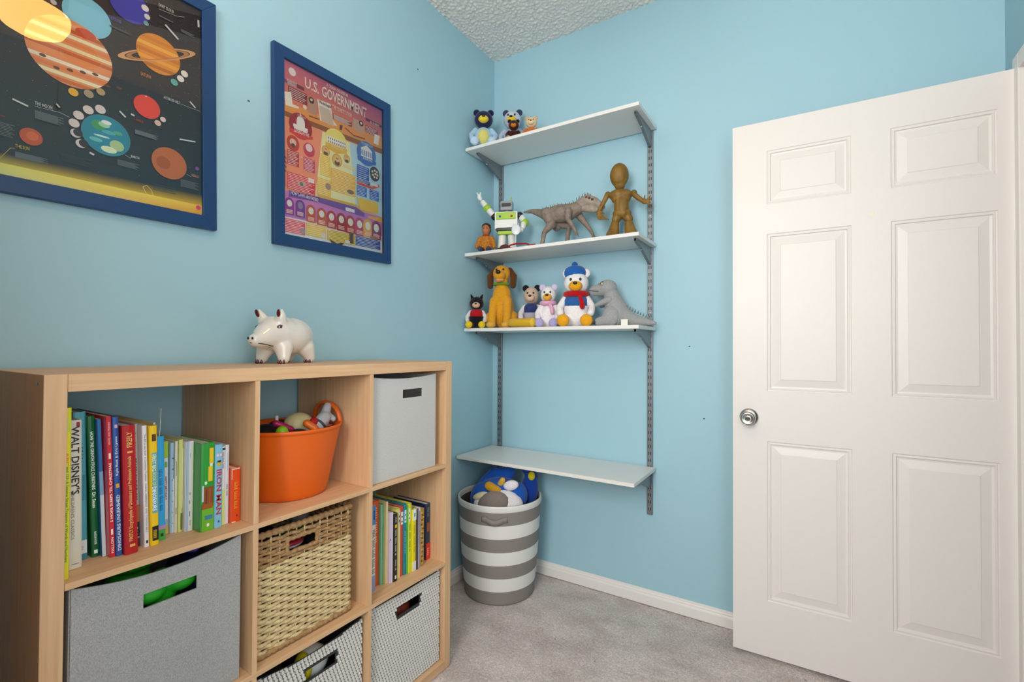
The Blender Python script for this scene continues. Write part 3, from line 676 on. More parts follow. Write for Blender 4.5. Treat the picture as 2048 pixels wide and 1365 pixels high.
def draw(ink, spec, w2, h2):
    def cl(p): return (max(-w2, min(w2, p[0])), max(-h2, min(h2, p[1])))
    for e in spec:
        k = e[0]
        if k == 'q': ink.poly([cl(p) for p in e[1]], e[2])
        elif k == 'r':
            x0, y0, x1, y1 = e[1]; ink.rect(e[1], e[2]); n = e[3] if len(e) > 3 else 0
            for i in range(n):
                yy = y1-(y1-y0)*(i+.7)/(n+.4); ink.rect((x0+.003, yy-.0011, x1-.003-(x1-x0)*.18*((i*7) % 3)/2, yy+.0005), e[4])
        elif k == 'c': ink.circ(e[1][0], e[1][1], e[1][2], e[2], e[1][3])
        elif k == 'L':
            x0, y0, x1, y1 = e[1]; x0 = max(x0, -w2)
            for i in range(e[3]):
                yy = y1-(y1-y0)*(i+.5)/e[3]; ink.rect((x0, yy-.0009, x1-(x1-x0)*.2*((i*5) % 3)/2, yy+.0009), e[2])
        elif k == 'l': ink.line(*e[1], e[2], e[3])
        elif k == 't': ink.t.append(e)
        elif k == 'dome':
            x, y = e[1]; c = e[2]
            ink.rect((x-.026, y-.012, x+.026, y+.004), c); ink.rect((x-.016, y+.004, x+.016, y+.02), c); ink.circ(x, y+.02, .0155, c, 1.15); ink.rect((x-.004, y+.034, x+.004, y+.043), c); ink.poly([(x-.002, y+.043), (x+.002, y+.043), (x, y+.052)], c)
        elif k == 'temple':
            x, y = e[1]; c = e[2]
            ink.poly([(x-.03, y+.016), (x+.03, y+.016), (x, y+.034)], c); ink.rect((x-.029, y-.016, x+.029, y-.011), c); ink.rect((x-.028, y+.011, x+.028, y+.016), c)
            for i in range(6): ink.rect((x-.026+i*.0094, y-.011, x-.021+i*.0094, y+.011), c)
        elif k == 'jup':
            x, y = e[1]; r = e[2]; ink.circ(x, y, r, '#c98a5c', 1, 48); cols = ('#b86a3c', '#e8d8b4', '#c87a48', '#f0e4c6', '#d08a58', '#b4623a', '#e6cfa6', '#c67c4c', '#ead8b6', '#a85a34', '#d89a68'); n = len(cols)
            for i, c in enumerate(cols): ink.chord(x, y, r*.995, r*(-.95+1.9*i/n), r*(-.95+1.9*(i+.62)/n), c)
            ink.circ(x+.028, y+.06, .02, '#b84a2c', .62)
            for i in range(7): ink.circ(x-.05+i*.024, y-.03-((i*3) % 4)*.006, .006, '#5a4030', .6)
        elif k == 'sat':
            x, y = e[1]; r = e[2]
            def ring(a, b, c, s0, s1):
                n = 40; A = []; B = []; ca, sa = cos(.5), sin(.5)
                for i in range(n+1):
                    t = s0+(s1-s0)*i/n
                    for R_, Q in ((a, A), (b, B)): Q.append((x+R_*cos(t)*ca-R_*.15*sin(t)*sa, y+R_*cos(t)*sa+R_*.15*sin(t)*ca))
                for i in range(n): ink.poly([A[i], B[i], B[i+1], A[i+1]], c)
            ring(r*1.35, r*1.62, '#a87848', 0, pi); ring(r*1.68, r*2.0, '#c89a6c', 0, pi)
            ink.circ(x, y, r, '#c8862c', 1, 40)
            for i, c in enumerate(('#a8681e', '#d89a3c', '#b87424', '#e0a848', '#c07c28')): ink.chord(x, y, r*.99, r*(-.8+.34*i), r*(-.62+.34*i), c)
            ring(r*1.35, r*1.62, '#a87848', pi, 2*pi); ring(r*1.68, r*2.0, '#c89a6c', pi, 2*pi)
        elif k == 'earth':
            x, y = e[1]; r = e[2]; ink.circ(x, y, r*1.06, '#3a7a8a', 1, 40); ink.circ(x, y, r, '#1c7f96', 1, 40)
            for dx, dy, rr, sy, c in ((-.35, .45, .3, .8, '#3f8f5a'), (-.1, .55, .25, .6, '#8fc0a0'), (.45, -.4, .32, .9, '#9fb88a'), (.1, -.72, .35, .5, '#c9d4b4'), (-.45, -.35, .28, .4, '#5fb0b0'), (.1, .2, .3, .35, '#4aa0a8'), (0, .7, .22, .5, '#e0e8e4'), (-.2, -.1, .35, .15, '#bfe0e0'), (.5, .3, .2, .5, '#4f9f7a')): ink.circ(x+dx*r, y+dy*r, rr*r, c, sy, 18)
def poster(label, cy_, cz, w, h, tilt, spec, bg, extra=None):
    t = thing('framed_poster', label, 'poster', (.001, cy_, cz), (radians(tilt), 0, 0), 'framed posters on the left wall')
    w2, h2 = w/2, h/2; b = .036; f = .002
    for a in ([(-w2-b, -h2-b), (w2+b, -h2-b), (w2-f, -h2+f), (-w2+f, -h2+f)], [(w2+b, -h2-b), (w2+b, h2+b), (w2-f, h2-f), (w2-f, -h2+f)], [(w2+b, h2+b), (-w2-b, h2+b), (-w2+f, h2-f), (w2-f, h2-f)], [(-w2-b, h2+b), (-w2-b, -h2-b), (-w2+f, -h2+f), (-w2+f, h2-f)]):
        MB().prism(a, 'X', 0, .019).build('frame_rail', FRAME, t, bevel=.0012)
    MB().box(.001, .006, -w2, w2, -h2, h2).build('backing_board', mat('board', '#6b5a48', .8), t)
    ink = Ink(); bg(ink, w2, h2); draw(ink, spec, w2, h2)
    pr = ink.mb.build('poster_print', PRINT, t); pr.location = (.0065, 0, 0)
    for e in ink.t:
        x, y, ww, hh = e[2]
        if x < -w2: ww -= (-w2-x); x = -w2
        text(e[1], pr, (.0001+.000008*ink.k, x, y), (0, 1, 0), (0, 0, 1), ww, hh, mat('poster_ink_'+e[3], e[3], .6), bold=.02)
    MB().add([(.0152, -w2, -h2), (.0152, w2, -h2), (.0152, w2, h2), (.0152, -w2, h2)], [(0, 1, 2, 3)]).build('glass_pane', glass_mat('poster_glass', gain=1.3), t)
def bg1(ink, w2, h2):
    ink.poly([(-w2, -h2), (w2, -h2), (w2, .02), (-w2, .02)], ('#0e2a34', '#12303c', '#232c34', '#1c262e')); ink.poly([(-w2, .02), (w2, .02), (w2, h2), (-w2, h2)], ('#2c2a2c', '#2e2c30', '#242228', '#2a2220'))  # grey upper field and specks also carry the ceiling's reflection, painted in
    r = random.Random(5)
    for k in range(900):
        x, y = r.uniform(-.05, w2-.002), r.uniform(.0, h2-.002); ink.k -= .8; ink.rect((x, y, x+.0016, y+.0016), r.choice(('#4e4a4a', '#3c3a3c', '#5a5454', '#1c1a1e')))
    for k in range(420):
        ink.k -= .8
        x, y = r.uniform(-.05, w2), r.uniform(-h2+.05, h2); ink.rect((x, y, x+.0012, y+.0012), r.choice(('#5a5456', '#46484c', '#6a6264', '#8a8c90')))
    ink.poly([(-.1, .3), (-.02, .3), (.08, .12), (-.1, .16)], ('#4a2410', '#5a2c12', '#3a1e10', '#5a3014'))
def bg2(ink, w2, h2): ink.rect((-w2, -h2, w2, h2), '#d89a78')
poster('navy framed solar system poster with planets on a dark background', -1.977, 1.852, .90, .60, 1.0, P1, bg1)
poster('navy framed red, yellow and blue government infographic poster beside the corner', -1.0535, 1.8615, .444, .599, 1.0, P2, bg2)
# ------------------------------------------------------------------ ceiling lamp behind the camera (mirrored in the poster glass)
fan = thing('ceiling_lamp', 'ceiling fan lamp with a warm glowing bowl and a pull chain', 'lamp', (1.06, -1.658, H))
DKB = mat('dark_bronze', '#2c2420', .4, .6)
MB().lathe([(0, 0), (.07, 0), (.06, -.05), (.012, -.06), (.012, -.16), (.08, -.17), (.1, -.21), (.1, -.27), (.07, -.3), (0, -.3)], 24).build('motor_housing', DKB, fan, smooth=True)
for k in range(4):
    a = k*pi/2+.55; c_, s_ = cos(a), sin(a); m = MB()
    def T(u, v, z): return (u*c_-v*s_, u*s_+v*c_, z)
    pts = [(.09, -.02), (.2, -.055), (.55, -.065), (.6, -.03), (.6, .03), (.55, .065), (.2, .055), (.09, .02)]
    m.add([T(u, v, -.232+v*.15) for u, v in pts]+[T(u, v, -.226+v*.15) for u, v in pts], [tuple(range(8))[::-1], tuple(range(8, 16))]+[(i, (i+1) % 8, 8+(i+1) % 8, 8+i) for i in range(8)])
    m.build('fan_blade', mat('dark_blade_wood', '#3b281c', .5), fan)
MB().lathe([(.0, -.425), (.05, -.418), (.09, -.395), (.107, -.36), (.108, -.33), (.06, -.302)], 32).build('lamp_bowl', mat('warm_bowl_glass', '#ffd9a0', .4, emit='#ffb75e', estr=18), fan, smooth=True)
MB().tube([(.1, .1, -.3), (.1, .1, -.62)], .0015, 6).build('pull_chain', DKB, fan); MB().ell((.1, .1, -.635), (.011, .011, .016)).build('chain_pull', DKB, fan, smooth=True)
# ------------------------------------------------------------------ storage bins in the bookcase
def bin_panel(y0, y1, z0, top, hole, ny=24, x=0):
    """upright sheet in the y-z plane with a cut-out; top(s) gives the upper edge"""
    ys = [y0+(y1-y0)*i/ny for i in range(ny+1)]
    if hole: ys = sorted([v for v in ys if min(abs(v-hole[0]), abs(v-hole[1])) > .004]+[hole[0], hole[1]])
    fr = [0, .25, .5]; m = MB(); rows = []
    for v in ys:
        t = top((v-y0)/(y1-y0)); 
        if hole: zz = [z0, z0+(hole[2]-z0)*.5, hole[2], hole[3], (hole[3]+t)/2, t]
        else: zz = [z0, z0+(t-z0)*.33, z0+(t-z0)*.66, t]
        rows.append(zz)
    k = len(rows[0]); vs = [(x, v, z) for v, r in zip(ys, rows) for z in r]; fs = []
    for i in range(len(ys)-1):
        for j in range(k-1):
            if hole and j == 2 and hole[0]-1e-6 <= ys[i] < hole[1]-1e-6: continue
            fs.append((i*k+j, (i+1)*k+j, (i+1)*k+j+1, i*k+j+1))
    m.add(vs, fs); return m
def fabric_bin(label, y0, y1, xf, xb, z0, h, sag, hole, M_, weave=None, lift=(0, 0)):
    t = thing('storage_bin', label, 'storage bin', (0, (y0+y1)/2, z0), group='fabric bins in the bookcase'); w2 = (y1-y0)/2; yc = (y0+y1)/2
    hl = (hole[0]-yc, hole[1]-yc, hole[2]-z0, hole[3]-z0)
    top = lambda s: h-sag*4*s*(1-s)+lift[0]*(1-s)**3+lift[1]*s**3
    f = bin_panel(-w2, w2, 0, top, hl); f.v = [(xf-.0015*cos(v[1]*9)*0, v[1], v[2]) for v in f.v]
    f.build('front_panel', weave[0] if weave else M_, t, solid=.004, soff=-1)
    b = bin_panel(-w2, w2, 0, lambda s: h-sag*.4*4*s*(1-s), None); b.v = [(xb, v[1], v[2]) for v in b.v]; b.build('back_panel', M_, t, solid=.004)
    for yy in (-w2, w2):
        m = MB(); n = 12; vs = []
        e = lift[0] if yy < 0 else lift[1]
        for i in range(n+1):
            s = i/n; x = xf-.004+(xb-xf+.008)*s; zt = h-sag*.5*4*s*(1-s)+e*(1-s)**3; vs += [(x, yy, 0), (x, yy, zt)]
        m.add(vs, [(2*i, 2*i+2, 2*i+3, 2*i+1) for i in range(n)]); m.build('side_panel', M_, t, solid=.004)
    MB().box(xb, xf-.004, -w2+.002, w2-.002, .001, .005).build('base_panel', M_, t)
    if weave:
        m = MB(); px, pz = .0108, .0102; i = 0; z = .002
        def clear(a, b_, c_, d_):       # keep the cut-out handle free
            return not (a < hl[1] and b_ > hl[0] and c_ < hl[3] and d_ > hl[2])
        while z < h+.03:
            y = -w2-px+((-i*.34) % 1)*px
            while y < w2:
                a, b_, c_ = max(y, -w2), min(y+px*.80, w2), z; d_ = min(z+pz*.86, top(min(1, max(0, (y+w2)/(2*w2)))))
                if b_-a > .002 and d_-c_ > .003 and clear(a, b_, c_, d_):
                    X = xf+.0003; o_ = .0048; ww, hh = b_-a, d_-c_; sh = .0016
                    m.add([(X, a, c_), (X, b_, c_), (X, b_, d_), (X, a, d_), (X+o_*.55, a+ww*.12, c_+hh*.22), (X+o_*.8, b_-ww*.22, c_+hh*.12), (X+o_, b_-ww*.3, d_-hh*.18), (X+o_*.9, a+ww*.1, d_-hh*.12)],
                          [(4, 5, 6, 7), (0, 1, 5, 4), (1, 2, 6, 5), (2, 3, 7, 6), (3, 0, 4, 7)])
                y += px
            z += pz; i += 1
        tag(m.build('weave', weave[1], t), kind='stuff')
    return t
FELT1 = mat('grey_twill', '#b4b4b3', .9, nscale=700, col2='#8d8e8f', stretch=(1, 1, .6), bscale=900, bump=.4, bdist=.0008); FELT2 = mat('pale_grey_felt', '#d0cfcd', .92, nscale=420, col2='#b4b3b2', bscale=600, bump=.3, bdist=.0008)
WV0 = mat('weave_gap_shade', '#303235', .9); WV1 = mat('weave_pale_yarn', '#dedcd8', .85); BINL = mat('dark_bin_lining', '#35373a', .9)  # dark base colour paints the shade between the pale weave blocks
fabric_bin('grey twill fabric bin with green toys showing through its handle, under the tall picture books', -1.897, -1.5885, .362, .03, S2+.001, .338, .021, (-1.7838, -1.6836, .6425, .6722), FELT1)
fabric_bin('pale grey felt bin with a cut-out handle in the upper compartment nearest the corner', -1.190, -.894, .362, .03, S1+.001, .334, .0095, (-1.0582, -.9637, 1.0088, 1.0377), FELT2)
fabric_bin('grey and white woven bin at the bottom right of the bookcase', -1.1905, -.864, .358, .03, BT+.001, .333, .008, (-1.0723, -.9655, .288, .3185), BINL, (WV0, WV1))
fabric_bin('grey and white woven bin with yellow toys showing, below the wicker basket', -1.545, -1.2185, .358, .03, BT+.001, .323, .017, (-1.4084, -1.3115, .272, .301), BINL, (WV0, WV1))
# ------------------------------------------------------------------ wicker basket
def wicker():
    Y0, Y1, X0, X1, Z0, Z1 = -1.5435, -1.2455, .055, .348, S2+.001, .708
    yc, xc = (Y0+Y1)/2, (X0+X1)/2
    t = thing('wicker_basket', 'two-tone wicker basket, brown rim over cream body, with cut-out handle', 'basket', (xc, yc, Z0))
    CR = mat('cream_palm_strand', '#dfcb9f', .75, nscale=120, col2='#c3aa78', bscale=300, bump=.3, bdist=.001); BR = mat('brown_seagrass_strand', '#b48f62', .75, nscale=120, col2='#8d6a42', bscale=300, bump=.3, bdist=.001)
    def path(s, hx, hy, r=.018):      # rounded rectangle, s in metres from the middle of the front side, counter-clockwise
        segs = [('l', hy-r), ('a', r*pi/2), ('l', 2*(hx-r)), ('a', r*pi/2), ('l', 2*(hy-r)), ('a', r*pi/2), ('l', 2*(hx-r)), ('a', r*pi/2), ('l', hy-r)]
        tot = sum(q[1] for q in segs); s %= tot; p = Vector((hx, 0)); d = 0.0
        for kd, ln in segs:
            q = min(s, ln); dv = Vector((-sin(d), cos(d))); nv = Vector((cos(d), sin(d)))
            if kd == 'l':
                if s <= ln: return p+dv*q, nv, tot
                p = p+dv*ln
            else:
                c0 = p-nv*r; a = q/r
                if s <= ln: return c0+Vector((cos(d+a), sin(d+a)))*r, Vector((cos(d+a), sin(d+a))), tot
                d += pi/2; p = c0+Vector((cos(d), sin(d)))*r
            s -= ln
        return Vector((hx, 0)), Vector((1, 0)), tot
    hy, hx = (Y1-Y0)/2, (X1-X0)/2; _, _, tot = path(0, hx, hy); nst = 2*int(tot/.0235/2); half = tot/nst
    dz = .0098; n = int((Z1-.012-Z0-.012)/dz); h0, h1 = -1.4558-yc, -1.373-yc; rr = random.Random(2)
    for i in range(n):
        z = .016+i*dz; zz = Z0+z; hole = .634 < zz < .670; N = nst*5
        pts = []
        for k in range(N):
            s = tot*k/N
            p, nv, _ = path(s, hx, hy)
            if hole and p.x > hx-.002 and h0-.004 < p.y < h1+.004: pts.append(None); continue
            ph = pi*s/half+pi*(i % 2); q = p+nv*(.0031*sin(ph)-.004); pts.append((q.x, q.y, z+.0014*cos(ph)+rr.uniform(-.0004, .0004)))
        mt = BR if zz > .622 else CR; rad = .0052
        if hole:
            j = next(k for k in range(N) if pts[k] is None and pts[(k+1) % N] is not None); q = [pts[(j+1+k) % N] for k in range(N)]; q = [v for v in q if v]
            MB().tube(q, rad, 6, flat=1.0).build('strand', mt, t, smooth=True)
        else: MB().tube(pts, rad, 6, closed=True).build('strand', mt, t, smooth=True)
    for k in range(nst):                # upright stakes
        p, nv, _ = path(tot*(k+.5)/nst, hx, hy); q = p-nv*.004
        if p.x > hx-.002 and h0 < p.y < h1: segs = ((.004, .634-Z0), (.67-Z0, Z1-Z0-.006))
        else: segs = ((.004, Z1-Z0-.006),)
        m = MB()
        for a, b in segs: m.tube([(q.x, q.y, a), (q.x, q.y, b)], .0021, 5)
        m.build('stake', CR if k % 3 else BR, t)
    def rope(pts, r, name, closed=True):
        N = len(pts); m = MB(); m.tube(pts, [r*(1+.16*sin(k*pi/2.0)) for k in range(N)], 7, closed=closed); m.build(name, BR, t, smooth=True)
    for z, r, nm in ((Z1-Z0-.006, .0085, 'rim_rope'), (.0085, .0085, 'base_rope')):
        pts = []; N = int(tot/.0042)//4*4
        for k in range(N): p, nv, _ = path(tot*k/N, hx, hy); q = p-nv*.003; pts.append((q.x, q.y, z))
        rope(pts, r, nm)
    yl = [h0-.003, h1+.003]; pts = []
    for a, b in (((yl[0], .634), (yl[1], .634)), ((yl[1], .634), (yl[1], .670)), ((yl[1], .670), (yl[0], .670)), ((yl[0], .670), (yl[0], .634))):
        L_ = math.hypot(b[0]-a[0], b[1]-a[1]); n_ = int(L_/.004)
        for k in range(n_): pts.append((hx-.001, a[0]+(b[0]-a[0])*k/n_, a[1]+(b[1]-a[1])*k/n_-Z0))
    rope(pts, .0055, 'handle_rope'); MB().box(-hx+.012, hx-.012, -hy+.012, hy-.012, .003, .009).build('basket_floor', BR, t)
wicker()
# ------------------------------------------------------------------ orange tub
ORG = mat('orange_plastic', '#e0600f', .34, spec=.5, bscale=30, bump=.03)
TZ = S1+.0006; tb = thing('plastic_tub', 'orange flexible plastic tub heaped with toys in the bookcase', 'tub', (.2022, -1.3676, TZ))
MB().lathe([(0, .004), (.104, .004), (.1065, .02), (.1405, .188), (.1445, .197), (.1478, .2), (.149, .197), (.1485, .190), (.1465, .1895), (.1455, .184), (.1125, .018), (.108, .003), (.104, 0), (0, 0)], 64).build('tub_wall', ORG, tb, smooth=True)
for s in (1, -1):
    pts = [(.064*cos(a), s*(.135-.004*sin(a)), .186+.066*sin(a)**.8) for a in [pi*k/20 for k in range(21)]]
    MB().tube(pts, .0072, 8, flat=.8).build('tub_handle', ORG, tb, smooth=True)
# ------------------------------------------------------------------ striped hamper
GRY = mat('taupe_grey_canvas', '#8b8480', .8, bscale=500, bump=.15, bdist=.0006); WHC = mat('white_canvas', '#e6e5e3', .8, bscale=500, bump=.15, bdist=.0006)
hp = thing('laundry_hamper', 'round grey and white striped fabric hamper standing in the corner', 'hamper', (.214, -.243, .0005))
def hr(z): return .1705+(.2015-.1705)*(z/.44)**1.05+.004*sin(pi*z/.44)
prof = [(0, .0)]+[(hr(.0), .0), (hr(.0)+.0015, .004)]; mi = [0, 0]
for k in range(7):
    for q in (1/3, 2/3, 1): z = (k+q)*.0615; prof.append((hr(z), z)); mi.append(k % 2)
MB().lathe(prof, 72, mi=mi).build('hamper_wall', [GRY, WHC], hp, smooth=True)
MB().lathe([(.199, .4305), (.203, .428), (.2055, .432), (.2055, .452), (.2045, .4575), (.2005, .4585), (.1975, .455), (.1965, .44), (.196, .425)], 72).build('hamper_rim', WHC, hp, smooth=True)
MB().lathe([(.196, .432), (.192, .3), (.17, .01), (0, .006)], 48).build('hamper_lining', mat('brown_lining', '#5a4f4a', .9), hp, smooth=True)
a0 = math.atan2(-2.2141+.243, 1.5173-.214)-.12
def hpt(a, z, d=0): r = hr(z)+d; return (r*cos(a), r*sin(a), z)
m = MB(); n = 16; vs = []
for k in range(n+1):
    s = k/n; a = a0-.30+.60*s; d = .003+.008*max(0, sin(pi*min(1, max(0, (s-.2)/.6)))); zz = .398-.012*max(0, sin(pi*min(1, max(0, (s-.15)/.7))))
    vs += [hpt(a, zz-.013, d), hpt(a, zz+.013, d*.9)]
m.add(vs, [(2*i, 2*i+2, 2*i+3, 2*i+1) for i in range(n)]); m.build('hamper_handle', GRY, hp, smooth=True, solid=.003)
# ------------------------------------------------------------------ books
PAGE = mat('book_pages', '#e9e2d0', .85, nscale=900, col2='#cfc6b2', stretch=(.02, 1, .02))
def book(label, X, y0, y1, z, h, col, lean=0, depth=None, titles=(), patches=(), grp='', rough=.35, name='book'):
    w = y1-y0; D = min(depth or h*.82, X-.025); hard = w > .009; b = .0018 if hard else .0009
    t = thing(name, label, 'book', (X, (y0+y1)/2, z+.0004+sin(radians(abs(lean)))*w/2), (radians(lean), 0, 0), group=grp)
    cm = mat('cover_'+col, col, rough, coat=.25)
    m = MB(); w2 = w/2; r = min(.0035, w*.35) if hard else .0008
    n = 5; arc = [(-r+r*cos(a)*1.0, -w2+ (r-r*sin(a))) for a in [pi/2*(1-0)*k/n for k in range(n, -1, -1)]] if False else None
    cur = [(-.006, -w2), (-.0022, -w2+.0002), (-.0006, -w2*.72), (0, 0), (-.0006, w2*.72), (-.0022, w2-.0002), (-.006, w2)] if hard else [(-.006, -w2), (-.0008, -w2), (0, -w2*.8), (0, w2*.8), (-.0008, w2), (-.006, w2)]
    poly = [(-D, -w2)]+cur+[(-D, w2), (-D, w2-b)]+[(-.008, w2-b), (-.0035 if hard else -.0018, w2-b), (-.0035 if hard else -.0018, -w2+b), (-.008, -w2+b)]+[(-D, -w2+b)]
    m.prism(poly, 'Z', 0, h); m.build('cover', cm, t)
    k = .003 if hard else .0004
    MB().box(-D+.003, -.0036 if hard else -.0019, -w2+b, w2-b, k, h-k).build('page_block', PAGE, t)
    sw = .86 if hard else .96; dx = .00025
    for (f0, f1, g0, g1, c) in patches:     # printed fields on the spine: height fractions, width fractions
        dx += .00007
        MB().box(-.0016, dx, -w2*sw+w*sw*g0, -w2*sw+w*sw*g1, h*f0+.0001, h*f1-.0001).build('spine_print', mat('ink_'+c, c, .5), t)
    for (s, f0, f1, c, hf, up, *sh) in titles:
        sh = w*(sh[0] if sh else 0); L_ = h*(f1-f0); hh = w*.82*hf
        if isinstance(s, int):      # spine printing too blurred to read: small letter-like strokes
            m = MB(); rr = random.Random(s); st = L_/s
            for q in range(s):
                if q % 6 == 5: continue
                z_ = h*f1-st*q; a_ = hh*rr.uniform(.3, .5); m.box(dx, dx+.00012, sh-hh*.5, sh-hh*.5+hh*.5+a_, z_-st*.3, z_); m.box(dx, dx+.00012, sh-hh*.5, sh-hh*.3, z_-st*.75, z_-st*.3)
            m.build('lettering', mat('ink_'+c, c, .5), t)
        elif up: text(s, t, (dx+.0001, hh/2+sh, h*f0), (0, 0, 1), (0, -1, 0), L_, hh, mat('ink_'+c, c, .5), bold=.018)
        else: text(s, t, (dx+.0001, -hh/2+sh, h*f1), (0, 0, -1), (0, 1, 0), L_, hh, mat('ink_'+c, c, .5), bold=.018)
    return t
G1 = 'picture books in the upper left compartment'
